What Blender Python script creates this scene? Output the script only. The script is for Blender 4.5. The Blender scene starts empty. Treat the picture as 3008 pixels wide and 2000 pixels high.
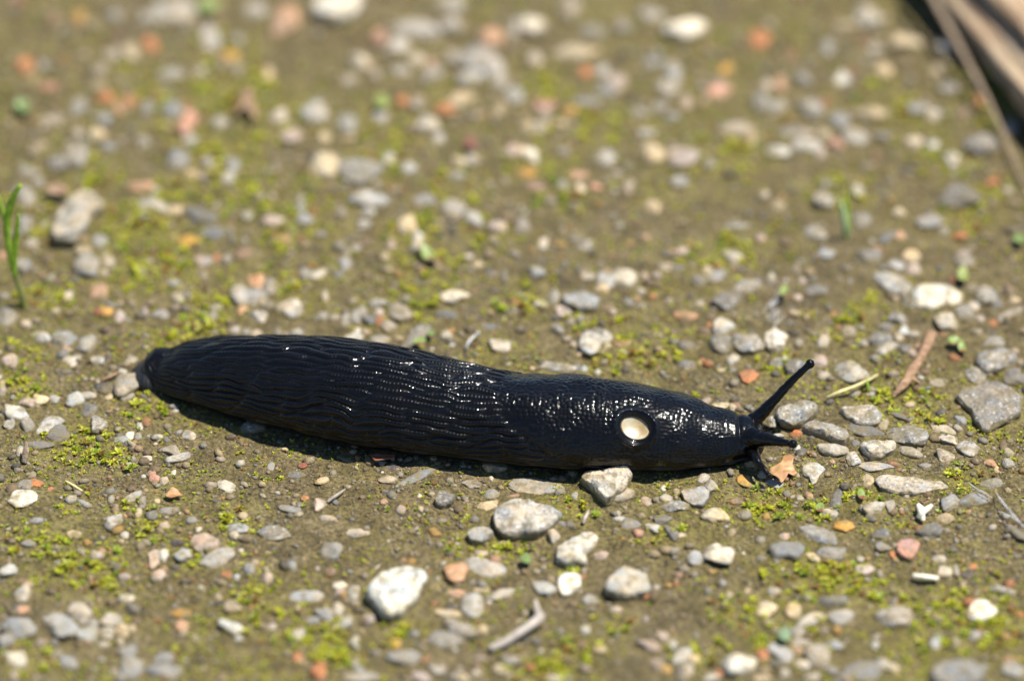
import bpy, math, random
import numpy as np
from mathutils import Vector

# ------------------------------------------------------------------ camera, sky, sun, exposure
SC = bpy.context.scene
COL = SC.collection
ELEV = math.radians(38.0)          # camera looks down at the path by this angle
DIST = 1.0                         # metres from the lens to the middle of the picture
IMG_W, IMG_H = 3008.0, 2000.0      # photograph size, used to turn photo pixels into ground points
FRAME_W = 0.182                    # metres across the picture at DIST
FOC = IMG_W * DIST / FRAME_W       # focal length in photo pixels
sE, cE = math.sin(ELEV), math.cos(ELEV)
CAM = np.array([0.0, -cE * DIST, sE * DIST])
FWD = np.array([0.0, cE, -sE]); UP = np.array([0.0, sE, cE]); RIGHT = np.array([1.0, 0.0, 0.0])

cam_data = bpy.data.cameras.new("camera")
cam = bpy.data.objects.new("camera", cam_data); COL.objects.link(cam)
cam.location = CAM.tolist()
cam.rotation_euler = (math.pi / 2 - ELEV, 0, 0)
cam_data.sensor_width = 23.7
cam_data.lens = 23.7 * DIST / FRAME_W
cam_data.clip_start = 0.05
cam_data.clip_end = 60.0
cam_data.dof.use_dof = True
cam_data.dof.aperture_fstop = 4.0
cam_data.dof.aperture_blades = 0
SC.camera = cam

SUN_EL = math.radians(68.0)
SUN_H = (0.97, 0.20)               # horizontal direction towards the sun
_l = math.hypot(*SUN_H)
SUN_DIR = Vector((SUN_H[0] / _l * math.cos(SUN_EL), SUN_H[1] / _l * math.cos(SUN_EL), math.sin(SUN_EL)))
world = bpy.data.worlds.new("World"); SC.world = world
world.use_nodes = True
wn = world.node_tree.nodes; wl = world.node_tree.links
sky = wn.new("ShaderNodeTexSky"); sky.sky_type = 'NISHITA'; sky.sun_disc = False
sky.air_density = 1.0; sky.dust_density = 0.0; sky.ozone_density = 5.0
sky.sun_elevation = SUN_EL; sky.sun_rotation = math.atan2(SUN_DIR.x, SUN_DIR.y)
wl.new(sky.outputs[0], wn["Background"].inputs[0])
wn["Background"].inputs[1].default_value = 0.08
sun_data = bpy.data.lights.new("sun", 'SUN'); sun_data.energy = 5.0; sun_data.angle = math.radians(0.53)
sun_data.color = (1.0, 0.945, 0.86)
sun = bpy.data.objects.new("sun", sun_data); COL.objects.link(sun)
sun.rotation_euler = SUN_DIR.to_track_quat('Z', 'Y').to_euler()
SC.view_settings.view_transform = 'Standard'
SC.view_settings.look = 'None'
SC.view_settings.exposure = 0.76
SC.view_settings.gamma = 1.0
SC.view_settings.use_curve_mapping = False
SC.render.engine = 'CYCLES'
SC.cycles.max_bounces = 6
SC.cycles.use_denoising = True
SC.cycles.sample_clamp_indirect = 4.0

MM = 0.001
rng = np.random.default_rng(7)
random.seed(7)

# ------------------------------------------------------------------ helpers
def ray(px, py):
    d = FWD * FOC + RIGHT * (px - IMG_W / 2) - UP * (py - IMG_H / 2)
    return d / np.linalg.norm(d)

def at(px, py, z=0.0):
    """photo pixel -> point where its line of sight meets the level z"""
    d = ray(px, py)
    return CAM + d * ((z - CAM[2]) / d[2])

def project(P):
    Q = P - CAM
    dep = Q @ FWD
    return np.stack([IMG_W / 2 + FOC * (Q @ RIGHT) / dep, IMG_H / 2 - FOC * (Q @ UP) / dep], -1)

def mpp(P):
    """metres per photo pixel at a point"""
    return float((np.asarray(P) - CAM) @ FWD) / FOC

cam_data.dof.focus_distance = float((at(1500, 1330, 0.002) - CAM) @ FWD)

def _hash(ix, iy, iz, seed):
    h = (ix.astype(np.int64) * 374761393 + iy.astype(np.int64) * 668265263 + iz.astype(np.int64) * 2147483647 + seed * 1274126177) & 0xFFFFFFFF
    h = ((h ^ (h >> 13)) * 1274126177) & 0xFFFFFFFF
    h = ((h ^ (h >> 16)) * 2246822519) & 0xFFFFFFFF
    return ((h ^ (h >> 15)) & 0xFFFFFF) / float(0xFFFFFF)

def vnoise(P, seed=0):
    """smooth value noise, -1..1, P (n,3)"""
    f = np.floor(P); i = f.astype(np.int64); t = P - f
    t = t * t * t * (t * (t * 6 - 15) + 10)
    r = 0
    for dx in (0, 1):
        wx = t[:, 0] if dx else 1 - t[:, 0]
        for dy in (0, 1):
            wy = t[:, 1] if dy else 1 - t[:, 1]
            for dz in (0, 1):
                wz = t[:, 2] if dz else 1 - t[:, 2]
                r = r + wx * wy * wz * _hash(i[:, 0] + dx, i[:, 1] + dy, i[:, 2] + dz, seed)
    return r * 2 - 1

def noise2(x, y, freq, seed=0):
    x = np.atleast_1d(x); y = np.atleast_1d(y)
    return vnoise(np.stack([x * freq, y * freq, np.full_like(x, 0.37)], -1), seed)

def ground_z(x, y):
    """height of the silt, metres"""
    x = np.atleast_1d(np.asarray(x, float)); y = np.atleast_1d(np.asarray(y, float))
    z = 0.55 * noise2(x, y, 1 / 0.022, 1) + 0.38 * noise2(x, y, 1 / 0.007, 2) + 0.30 * noise2(x, y, 1 / 0.0026, 3) + 0.20 * noise2(x, y, 1 / 0.0012, 4)
    return z * MM

def gz(x, y):
    return float(ground_z(x, y)[0])

def at_ground(px, py, lift=0.0):
    p = at(px, py, lift)
    for _ in range(3):
        p = at(px, py, gz(p[0], p[1]) + lift)
    return p

def mesh_obj(name, V, F, mat, parent=None, smooth=True, colors=None):
    me = bpy.data.meshes.new(name)
    V = np.asarray(V, dtype=np.float32)
    if isinstance(F, np.ndarray):
        nF, k = F.shape
        me.vertices.add(len(V)); me.vertices.foreach_set("co", V.ravel())
        me.loops.add(nF * k); me.loops.foreach_set("vertex_index", F.astype(np.int32).ravel())
        me.polygons.add(nF)
        me.polygons.foreach_set("loop_start", np.arange(0, nF * k, k, dtype=np.int32))
        me.polygons.foreach_set("loop_total", np.full(nF, k, dtype=np.int32))
        me.update(calc_edges=True)
    else:
        me.from_pydata([tuple(map(float, v)) for v in V], [], [tuple(int(i) for i in f) for f in F])
    me.validate()
    if smooth:
        me.polygons.foreach_set("use_smooth", np.ones(len(me.polygons), dtype=bool))
    if colors is not None:
        at_ = me.color_attributes.new("tint", 'FLOAT_COLOR', 'POINT')
        c = np.ones((len(V), 4), dtype=np.float32); c[:, :colors.shape[1]] = colors
        at_.data.foreach_set("color", c.ravel())
    me.materials.append(mat)
    o = bpy.data.objects.new(name, me); COL.objects.link(o)
    if parent is not None:
        o.parent = parent
    return o

def empty(name, loc):
    o = bpy.data.objects.new(name, None); COL.objects.link(o)
    o.location = loc; o.empty_display_size = 0.005
    return o

def tag(o, label, cat, group=None, kind=None):
    if label: o["label"] = label
    if cat: o["category"] = cat
    if group: o["group"] = group
    if kind: o["kind"] = kind
    return o

def place(V, loc):
    return np.asarray(V) - np.asarray(loc)

# ------------------------------------------------------------------ materials
def new_mat(name):
    m = bpy.data.materials.new(name); m.use_nodes = True
    nt = m.node_tree
    return m, nt, nt.nodes["Principled BSDF"]

def node(nt, t, **kw):
    n = nt.nodes.new(t)
    for k, v in kw.items():
        setattr(n, k, v)
    return n

def mm_coords(nt):
    """object coordinates in millimetres"""
    tc = node(nt, "ShaderNodeTexCoord")
    s = node(nt, "ShaderNodeVectorMath", operation='SCALE'); s.inputs[3].default_value = 1000.0
    nt.links.new(tc.outputs["Object"], s.inputs[0])
    return s.outputs[0]

def noise_n(nt, vec, scale, detail=3.0, rough=0.55):
    n = node(nt, "ShaderNodeTexNoise"); n.inputs["Scale"].default_value = scale
    n.inputs["Detail"].default_value = detail; n.inputs["Roughness"].default_value = rough
    nt.links.new(vec, n.inputs["Vector"])
    return n.outputs["Fac"]

def ramp(nt, fac, stops):
    r = node(nt, "ShaderNodeValToRGB"); e = r.color_ramp.elements
    while len(e) < len(stops): e.new(0.5)
    for el, (p, c) in zip(e, stops):
        el.position = p; el.color = (c[0], c[1], c[2], 1)
    nt.links.new(fac, r.inputs[0])
    return r.outputs[0]

def mix(nt, fac, a, b, mode='MIX'):
    m = node(nt, "ShaderNodeMix", data_type='RGBA', blend_type=mode)
    for sock, v in ((m.inputs[0], fac), (m.inputs[6], a), (m.inputs[7], b)):
        if hasattr(v, "links"): nt.links.new(v, sock)
        elif isinstance(v, (int, float)): sock.default_value = v
        else: sock.default_value = (*v, 1)
    return m.outputs[2]

def math_n(nt, op, a, b=None, c=None):
    m = node(nt, "ShaderNodeMath", operation=op)
    for i, v in enumerate((a, b, c)):
        if v is None: continue
        if hasattr(v, "links"): nt.links.new(v, m.inputs[i])
        else: m.inputs[i].default_value = v
    return m.outputs[0]

def bump(nt, height, dist, strength=1.0):
    b = node(nt, "ShaderNodeBump"); b.inputs["Distance"].default_value = dist; b.inputs["Strength"].default_value = strength
    nt.links.new(height, b.inputs["Height"])
    return b.outputs[0]

def make_stone_material(name, use_attr):
    m, nt, P = new_mat(name)
    v = mm_coords(nt)
    if use_attr:
        a = node(nt, "ShaderNodeAttribute", attribute_name="tint"); base = a.outputs["Color"]; spk = 0.35
    else:
        oi = node(nt, "ShaderNodeObjectInfo"); base = oi.outputs["Color"]; spk = oi.outputs["Alpha"]
        off = node(nt, "ShaderNodeVectorMath", operation='ADD')
        sc = math_n(nt, 'MULTIPLY', oi.outputs["Random"], 900.0)
        nt.links.new(v, off.inputs[0]); nt.links.new(sc, off.inputs[1]); v = off.outputs[0]
    big = noise_n(nt, v, 0.32, 3.0)
    fine = noise_n(nt, v, 2.6, 4.0, 0.7)
    grain = node(nt, "ShaderNodeTexVoronoi"); grain.inputs["Scale"].default_value = 2.3
    nt.links.new(v, grain.inputs["Vector"])
    cell = math_n(nt, 'MULTIPLY', grain.outputs["Color"], 1.0)
    # large faint blotches, tinted warm and cool
    warm = mix(nt, 1.0, base, (1.16, 1.03, 0.84), 'MULTIPLY')
    cool = mix(nt, 1.0, base, (0.80, 0.86, 0.93), 'MULTIPLY')
    c1 = mix(nt, ramp(nt, big, [(0.36, (0, 0, 0)), (0.64, (1, 1, 1))]), cool, warm)
    bl = ramp(nt, noise_n(nt, v, 0.5, 4.0, 0.65), [(0.50, (0, 0, 0)), (0.62, (0.75, 0.75, 0.75))])
    c1 = mix(nt, math_n(nt, 'MULTIPLY', bl, spk), c1, mix(nt, 1.0, c1, (0.48, 0.48, 0.49), 'MULTIPLY'))
    # mineral grains: dark and light flecks
    dark = mix(nt, 1.0, c1, (0.36, 0.36, 0.38), 'MULTIPLY')
    light = mix(nt, 0.60, c1, (0.80, 0.77, 0.70))
    fd = math_n(nt, 'MULTIPLY', ramp(nt, cell, [(0.0, (1, 1, 1)), (0.30, (0, 0, 0))]), spk)
    fl = math_n(nt, 'MULTIPLY', ramp(nt, cell, [(0.70, (0, 0, 0)), (0.95, (1, 1, 1))]), spk)
    c2 = mix(nt, fd, c1, dark); c3 = mix(nt, fl, c2, light)
    c4 = mix(nt, ramp(nt, fine, [(0.30, (0.62, 0.62, 0.62)), (0.60, (1.06, 1.06, 1.06))]), (0, 0, 0), c3, 'MIX')
    c5 = mix(nt, 1.0, c3, ramp(nt, fine, [(0.28, (0.66, 0.63, 0.58)), (0.62, (1.08, 1.08, 1.08))]), 'MULTIPLY')
    # clay still clinging to the stones in patches
    clay = ramp(nt, noise_n(nt, v, 0.55, 4.0, 0.6), [(0.46, (0.08, 0.08, 0.08)), (0.66, (0.8, 0.8, 0.8))])
    tcg = node(nt, "ShaderNodeTexCoord"); sep = node(nt, "ShaderNodeSeparateXYZ"); nt.links.new(tcg.outputs["Generated"], sep.inputs[0])
    line = math_n(nt, 'ADD', sep.outputs[2], math_n(nt, 'MULTIPLY', math_n(nt, 'SUBTRACT', noise_n(nt, v, 0.8, 3.0), 0.5), 0.55))
    sunk = ramp(nt, line, [(0.55, (0.9, 0.9, 0.9)), (0.74, (0, 0, 0))]) if not use_attr else 0.15
    c5b = mix(nt, sunk, c5, (0.165, 0.130, 0.062))
    c6 = mix(nt, clay, c5b, (0.17, 0.135, 0.062))
    nt.links.new(c6, P.inputs["Base Color"])
    P.inputs["Roughness"].default_value = 0.72
    P.inputs["Specular IOR Level"].default_value = 0.35
    h = math_n(nt, 'ADD', math_n(nt, 'MULTIPLY', fine, 1.0), math_n(nt, 'MULTIPLY', noise_n(nt, v, 0.9, 3.0), 1.1))
    nt.links.new(bump(nt, h, 0.00022, 0.9), P.inputs["Normal"])
    return m

M_STONE = make_stone_material("stone", False)
M_GRIT = make_stone_material("grit", True)

def make_ground_material():
    m, nt, P = new_mat("silt")
    v = mm_coords(nt)
    a = noise_n(nt, v, 0.045, 3.0); b = noise_n(nt, v, 0.22, 4.0, 0.6); c = noise_n(nt, v, 1.3, 4.0, 0.7); d = noise_n(nt, v, 4.0, 2.0)
    base = ramp(nt, b, [(0.28, (0.080, 0.060, 0.025)), (0.50, (0.140, 0.108, 0.048)), (0.72, (0.215, 0.170, 0.086))])
    olive = mix(nt, 1.0, base, (0.92, 0.95, 0.68), 'MULTIPLY')
    c1 = mix(nt, ramp(nt, a, [(0.40, (0, 0, 0)), (0.66, (0.85, 0.85, 0.85))]), base, olive)
    c2 = mix(nt, 1.0, c1, ramp(nt, c, [(0.34, (0.34, 0.32, 0.29)), (0.50, (1.0, 1.0, 1.0)), (0.66, (1.70, 1.64, 1.50))]), 'MULTIPLY')
    gr = node(nt, "ShaderNodeTexVoronoi"); gr.inputs["Scale"].default_value = 2.6
    nt.links.new(v, gr.inputs["Vector"])
    cell = math_n(nt, 'MULTIPLY', gr.outputs["Color"], 1.0)
    c3 = mix(nt, ramp(nt, cell, [(0.0, (0.75, 0.75, 0.75)), (0.16, (0, 0, 0))]), c2, (0.050, 0.046, 0.038))
    c4 = mix(nt, ramp(nt, cell, [(0.86, (0, 0, 0)), (0.97, (0.6, 0.6, 0.6))]), c3, (0.36, 0.30, 0.20))
    # thin film of green algae and moss seedlings, mapped over the silt
    at_ = node(nt, "ShaderNodeAttribute", attribute_name="tint")
    film = math_n(nt, 'MULTIPLY', at_.outputs["Fac"], ramp(nt, noise_n(nt, v, 0.9, 4.0, 0.7), [(0.42, (0.0, 0.0, 0.0)), (0.60, (1, 1, 1))]))
    c4 = mix(nt, film, c4, mix(nt, ramp(nt, c, [(0.35, (0, 0, 0)), (0.65, (1, 1, 1))]), (0.10, 0.088, 0.012), (0.34, 0.315, 0.030)))
    nt.links.new(c4, P.inputs["Base Color"])
    P.inputs["Roughness"].default_value = 0.66
    P.inputs["Specular IOR Level"].default_value = 0.4
    h = math_n(nt, 'ADD', math_n(nt, 'MULTIPLY', c, 1.4), math_n(nt, 'MULTIPLY', d, 0.6))
    nt.links.new(bump(nt, h, 0.0007, 1.0), P.inputs["Normal"])
    return m
M_GROUND = make_ground_material()

def make_leafy(name, use_attr, color=(0.2, 0.3, 0.04), trans=0.35, rough=0.5, vein=None):
    m, nt, P = new_mat(name)
    v = mm_coords(nt)
    if use_attr:
        a = node(nt, "ShaderNodeAttribute", attribute_name="tint"); c = a.outputs["Color"]
    else:
        c = mix(nt, ramp(nt, noise_n(nt, v, 0.7, 3.0), [(0.35, (0, 0, 0)), (0.65, (1, 1, 1))]), [x * 0.72 for x in color], [min(1, x * 1.15) for x in color])
    if vein:
        c = mix(nt, ramp(nt, noise_n(nt, v, 0.35, 2.0), [(0.52, (0, 0, 0)), (0.62, (1, 1, 1))]), c, vein)
    nt.links.new(c, P.inputs["Base Color"]); P.inputs["Roughness"].default_value = rough
    t = node(nt, "ShaderNodeBsdfTranslucent"); nt.links.new(c, t.inputs["Color"])
    ms = node(nt, "ShaderNodeMixShader"); ms.inputs[0].default_value = trans
    nt.links.new(P.outputs[0], ms.inputs[1]); nt.links.new(t.outputs[0], ms.inputs[2])
    nt.links.new(ms.outputs[0], nt.nodes["Material Output"].inputs["Surface"])
    return m
M_MOSS = make_leafy("moss", True, trans=0.4, rough=0.45)
M_GRASS = make_leafy("grass", False, (0.62, 0.80, 0.16), 0.7, 0.4)
M_GRASSPALE = make_leafy("pale_grass", False, (0.70, 0.80, 0.50), 0.6, 0.4)
M_LEAFG = make_leafy("green_leaf", False, (0.19, 0.28, 0.08), 0.3, 0.4)
M_LEAFRG = make_leafy("red_green_leaf", False, (0.26, 0.36, 0.09), 0.25, 0.4, vein=(0.26, 0.10, 0.05))
M_LEAFO = make_leafy("orange_leaf", False, (0.56, 0.33, 0.15), 0.25, 0.5, vein=(0.40, 0.20, 0.08))
M_LEAFN = make_leafy("brown_leaf", False, (0.30, 0.19, 0.11), 0.2, 0.6)
M_LEAFR = make_leafy("red_leaf", False, (0.26, 0.09, 0.07), 0.2, 0.5)
M_STRAW = make_leafy("straw", False, (0.66, 0.58, 0.26), 0.2, 0.5)
M_PALE = make_leafy("pale_stick", False, (0.40, 0.35, 0.295), 0.05, 0.7)
M_BONE = make_leafy("bone_white", False, (0.80, 0.74, 0.58), 0.1, 0.6)
M_HAIR = make_leafy("hair", False, (0.75, 0.74, 0.72), 0.4, 0.25)

def make_wood(name, c0, c1, c2, axis_stretch):
    m, nt, P = new_mat(name)
    tc = node(nt, "ShaderNodeTexCoord")
    mp = node(nt, "ShaderNodeMapping"); mp.inputs["Scale"].default_value = axis_stretch
    nt.links.new(tc.outputs["Object"], mp.inputs["Vector"])
    n = noise_n(nt, mp.outputs[0], 1.0, 5.0, 0.6)
    c = ramp(nt, n, [(0.30, c0), (0.52, c1), (0.72, c2)])
    nt.links.new(c, P.inputs["Base Color"]); P.inputs["Roughness"].default_value = 0.8
    nt.links.new(bump(nt, n, 0.0008, 0.8), P.inputs["Normal"])
    return m
M_LOG = make_wood("weathered_wood", (0.12, 0.07, 0.035), (0.34, 0.235, 0.14), (0.56, 0.46, 0.31), (70, 900, 900))
M_TWIG = make_wood("twig_bark", (0.16, 0.09, 0.045), (0.30, 0.18, 0.10), (0.42, 0.28, 0.17), (300, 1500, 1500))
M_STALK = make_wood("dry_stalk", (0.15, 0.11, 0.07), (0.25, 0.185, 0.12), (0.34, 0.27, 0.19), (900, 900, 900))

def make_slug_skin():
    m, nt, P = new_mat("slug_skin")
    v = mm_coords(nt)
    n = noise_n(nt, v, 0.5, 3.0)
    c = ramp(nt, n, [(0.3, (0.0018, 0.0019, 0.0024)), (0.7, (0.0045, 0.0042, 0.0044))])
    nt.links.new(c, P.inputs["Base Color"])
    P.inputs["Roughness"].default_value = 0.30
    P.inputs["Coat Weight"].default_value = 0.85; P.inputs["Coat Roughness"].default_value = 0.055; P.inputs["Coat IOR"].default_value = 1.34
    P.inputs["IOR"].default_value = 1.36
    P.inputs["Specular IOR Level"].default_value = 0.10
    nt.links.new(bump(nt, noise_n(nt, v, 7.0, 2.0), 0.00003, 0.5), P.inputs["Normal"])
    return m
M_SLUG = make_slug_skin()

def make_foot():
    m, nt, P = new_mat("slug_foot")
    v = mm_coords(nt)
    w = node(nt, "ShaderNodeTexWave"); w.inputs["Scale"].default_value = 0.42; w.inputs["Distortion"].default_value = 2.2
    w.inputs["Detail"].default_value = 2.0
    nt.links.new(v, w.inputs["Vector"])
    c = ramp(nt, w.outputs["Fac"], [(0.2, (0.006, 0.006, 0.0065)), (0.9, (0.014, 0.014, 0.0145))])
    nt.links.new(c, P.inputs["Base Color"]); P.inputs["Roughness"].default_value = 0.55
    nt.links.new(bump(nt, w.outputs["Fac"], 0.0001, 0.6), P.inputs["Normal"])
    return m
M_FOOT = make_foot()

def make_pore():
    m, nt, P = new_mat("pore_lining")
    v = mm_coords(nt)
    n = noise_n(nt, v, 0.42, 4.0)
    c = ramp(nt, n, [(0.34, (0.27, 0.19, 0.08)), (0.5, (0.36, 0.29, 0.165)), (0.68, (0.40, 0.365, 0.27))])
    nt.links.new(c, P.inputs["Base Color"]); P.inputs["Roughness"].default_value = 0.3
    P.inputs["Subsurface Weight"].default_value = 0.25
    P.inputs["Subsurface Radius"].default_value = (0.6, 0.4, 0.2); P.inputs["Subsurface Scale"].default_value = 0.001
    nt.links.new(bump(nt, n, 0.0001, 0.5), P.inputs["Normal"])
    return m
M_PORE = make_pore()

# ------------------------------------------------------------------ ground
MOSS_PATCHES = [(434, 727, 100), (536, 727, 65), (128, 690, 40), (75, 610, 50), (330, 640, 60), (485, 790, 75), (383, 816, 50), (715, 535, 55), (561, 560, 65), (574, 345, 80), (255, 560, 50),
    (650, 880, 50), (816, 816, 50), (240, 1310, 80), (265, 1320, 50), (45, 1120, 45), (2105, 765, 75), (2170, 727, 50), (2156, 446, 75), (1722, 370, 75), (1530, 880, 50), (1212, 880, 50), (1275, 804, 75),
    (1850, 995, 60), (1940, 1046, 40), (2680, 1224, 75), (2550, 893, 40), (2500, 980, 50), (2385, 1700, 90), (2220, 1490, 65), (1684, 1480, 65), (1403, 1620, 65), (1480, 1595, 50), (893, 1862, 80), (230, 1670, 90),
    (75, 1940, 65), (574, 1645, 40), (2935, 1825, 80), (2500, 1722, 65), (2296, 1850, 80), (2170, 1800, 50), (690, 1530, 50), (420, 1505, 40), (128, 1595, 65), (765, 332, 100), (663, 255, 80), (446, 255, 80),
    (612, 460, 80), (1148, 380, 60), (900, 540, 60), (1340, 560, 60), (1650, 580, 60), (2460, 560, 60), (2830, 640, 60), (2900, 560, 50), (2600, 300, 60), (1250, 640, 60), (440, 620, 60), (170, 880, 40), (100, 870, 40),
    (260, 1335, 50), (340, 1360, 40), (420, 1200, 50), (1150, 1760, 50), (950, 1890, 60), (1000, 1920, 60), (1180, 1860, 50), (2400, 1680, 40), (2470, 1690, 40), (2620, 1790, 60), (2800, 1790, 60), (2700, 1850, 60),
    (2850, 1880, 60), (2920, 1730, 40), (1950, 1560, 40), (1680, 1700, 30), (1800, 1840, 40), (2140, 1800, 40), (1700, 1900, 50), (2050, 1920, 60), (1570, 1980, 60), (1640, 1960, 50), (700, 1800, 60), (760, 1770, 50),
    (300, 1680, 50), (330, 1720, 40), (450, 1560, 40), (60, 1140, 50), (100, 1030, 40), (470, 1030, 40), (520, 1020, 40), (600, 960, 40), (640, 920, 40), (560, 960, 40), (2300, 1075, 50), (2560, 1190, 40), (2700, 1250, 40),
    (2830, 1420, 50), (2250, 1470, 60), (2400, 1500, 40), (2530, 1470, 40), (2890, 1270, 40), (1810, 1060, 40), (1880, 1050, 35), (1960, 1010, 35), (1560, 900, 40), (1700, 930, 50), (1200, 700, 60), (1430, 700, 60), (1580, 480, 70),
    (1100, 480, 60), (860, 620, 60), (700, 600, 60), (840, 700, 50), (300, 520, 60), (250, 640, 50), (700, 450, 60), (650, 160, 70), (1600, 250, 60), (2900, 250, 70), (2950, 330, 60), (2780, 470, 60)]

def build_ground():
    def axis(lo, hi, step, far):
        c = list(np.arange(lo, hi + step / 2, step))
        up, dn, s = [hi], [lo], step
        while up[-1] < far:
            s *= 1.35; up.append(up[-1] + s); dn.append(dn[-1] - s)
        return np.array(sorted(dn[1:]) + c + up[1:])
    xs = axis(-0.112, 0.112, 0.00050, 8.0); ys = axis(-0.100, 0.140, 0.00050, 8.0)
    X, Y = np.meshgrid(xs, ys)
    Z = ground_z(X.ravel(), Y.ravel()).reshape(X.shape)
    for (cx, cy, A, B, tz, h) in BEDS:          # silt banked up against each stone
        i0, i1 = np.searchsorted(xs, (cx - 1.9 * A, cx + 1.9 * A)); j0, j1 = np.searchsorted(ys, (cy - 1.9 * A, cy + 1.9 * A))
        if i1 <= i0 or j1 <= j0: continue
        dx, dy = X[j0:j1, i0:i1] - cx, Y[j0:j1, i0:i1] - cy
        q = np.hypot((dx * math.cos(tz) + dy * math.sin(tz)) / A, (-dx * math.sin(tz) + dy * math.cos(tz)) / B)
        Z[j0:j1, i0:i1] += h * np.exp(-((np.maximum(q, 0.9) - 0.9) / 0.32) ** 2)
    Z = Z.ravel()
    V = np.stack([X.ravel(), Y.ravel(), Z], -1)
    nx, ny = len(xs), len(ys)
    i = np.arange(nx * ny).reshape(ny, nx)
    F = np.stack([i[:-1, :-1].ravel(), i[:-1, 1:].ravel(), i[1:, 1:].ravel(), i[1:, :-1].ravel()], -1)
    pj = project(V); film = np.zeros(len(V))
    inside = (np.abs(V[:, 0]) < 0.13) & (np.abs(V[:, 1]) < 0.16)
    for (px, py, rad) in MOSS_PATCHES:
        d2 = ((pj[:, 0] - px) / (rad * 1.7)) ** 2 + ((pj[:, 1] - py) / (rad * 1.1)) ** 2
        film = np.maximum(film, np.where(inside, np.exp(-d2), 0))
    wide = 0.6 * np.clip(0.22 + 1.1 * noise2(V[:, 0], V[:, 1], 1 / 0.017, 95) + 0.5 * noise2(V[:, 0], V[:, 1], 1 / 0.006, 96), 0, 1)
    film = np.clip(np.maximum(film * 0.9, wide), 0, 0.9)
    o = mesh_obj("ground", V, F, M_GROUND, colors=np.repeat(film[:, None], 3, 1))
    tag(o, "damp olive brown silt path strewn with gravel and moss", "ground", kind="structure")

# ------------------------------------------------------------------ slug
def hermite(xk, yk, x):
    xk = np.asarray(xk, float); yk = np.asarray(yk, float)
    d = np.diff(yk) / np.diff(xk)
    m = np.empty_like(yk); m[1:-1] = (d[:-1] * np.diff(xk)[1:] + d[1:] * np.diff(xk)[:-1]) / (xk[2:] - xk[:-2]); m[0] = d[0]; m[-1] = d[-1]
    flat = d[:-1] * d[1:] <= 0
    m[1:-1][flat] = 0
    i = np.clip(np.searchsorted(xk, x) - 1, 0, len(xk) - 2)
    h = xk[i + 1] - xk[i]; t = np.clip((x - xk[i]) / h, 0, 1)
    return ((2 * t**3 - 3 * t**2 + 1) * yk[i] + (t**3 - 2 * t**2 + t) * h * m[i] + (-2 * t**3 + 3 * t**2) * yk[i + 1] + (t**3 - t**2) * h * m[i + 1])

TOP = [(428, 1028), (431, 1018), (440, 1014), (455, 1015), (475, 1020), (505, 1019), (560, 1004), (620, 994), (700, 988), (800, 987), (900, 991), (1040, 1005), (1160, 1026),
       (1290, 1056), (1380, 1078), (1480, 1094), (1600, 1103), (1750, 1116), (1900, 1138), (2000, 1166), (2080, 1194), (2130, 1206), (2163, 1213), (2190, 1218), (2215, 1228), (2235, 1246), (2246, 1268), (2250, 1284)]
BOT = [(428, 1036), (431, 1052), (440, 1080), (455, 1112), (475, 1136), (505, 1158), (560, 1183), (620, 1203), (700, 1226), (800, 1252), (900, 1275), (1050, 1308), (1200, 1333),
       (1400, 1359), (1550, 1373), (1700, 1380), (1900, 1380), (2050, 1374), (2130, 1364), (2163, 1356), (2190, 1350), (2215, 1342), (2235, 1328), (2246, 1310), (2250, 1298)]
KAP = 0.66

def slug_axis(X):
    yt = hermite(*zip(*TOP), X); yb = hermite(*zip(*BOT), X) - 11 * np.clip((X - 480) / 80, 0, 1) * np.clip((1900 - X) / 400, 0, 1)
    w = np.empty_like(X); cen = np.empty((len(X), 3)); zc = np.empty_like(X)
    for k in range(len(X)):
        m = mpp(at(X[k], yb[k]))
        S = (yb[k] - yt[k]) * m
        Tq = math.sqrt(sE**2 + (0.7 * 2 * KAP * cE)**2); Bq = math.sqrt(sE**2 + (0.3 * 2 * KAP * cE)**2)
        w[k] = S / (Tq + Bq)
        yc = yb[k] - Bq * w[k] / m
        zc[k] = 0.3 * 2 * KAP * w[k]
        cen[k] = at(X[k], yc, zc[k] - 0.0002)
    return w, cen, yt, yb

XS = np.linspace(428.3, 2249.7, 1150)
_w, _c, _yt, _yb = slug_axis(XS)
# ground track of the middle of the body, carried on straight to the lifted tail and the head
_ok = (XS > 640) & (XS < 2060)
_pf = np.polyfit(_c[_ok, 0], _c[_ok, 1], 3)
def track_y(x):
    x = np.asarray(x, float)
    x0, x1 = _c[_ok, 0].min(), _c[_ok, 0].max()
    xi = np.clip(x, x0, x1); d = np.polyder(_pf)
    return np.polyval(_pf, xi) + np.polyval(d, xi) * (x - xi)
AX = np.empty((len(XS), 3))
for k in range(len(XS)):
    m = mpp(_c[k]); Bq = math.sqrt(sE**2 + (0.3 * 2 * KAP * cE)**2)
    d = ray(XS[k], _yb[k] - Bq * _w[k] / m)
    lo = (_c[k] - CAM) @ d - 0.02; hi = lo + 0.04          # slide along the line of sight until above the track
    for _ in range(40):
        mid = (lo + hi) / 2; p = CAM + d * mid
        if p[1] < track_y(p[0]): lo = mid
        else: hi = mid
    AX[k] = CAM + d * lo
W = _w.copy()
_k = np.ones(25) / 25
def smooth1(a):
    return np.convolve(np.pad(a, 12, mode='edge'), _k, mode='valid')
for j in range(3): AX[:, j] = smooth1(AX[:, j])
TAN = np.gradient(AX, axis=0); TAN[:, 2] *= 0.5
TAN /= np.linalg.norm(TAN, axis=1)[:, None]
SIDE = np.stack([TAN[:, 1], -TAN[:, 0], np.zeros(len(TAN))], -1)      # towards the camera side
SIDE /= np.linalg.norm(SIDE, axis=1)[:, None]
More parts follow.
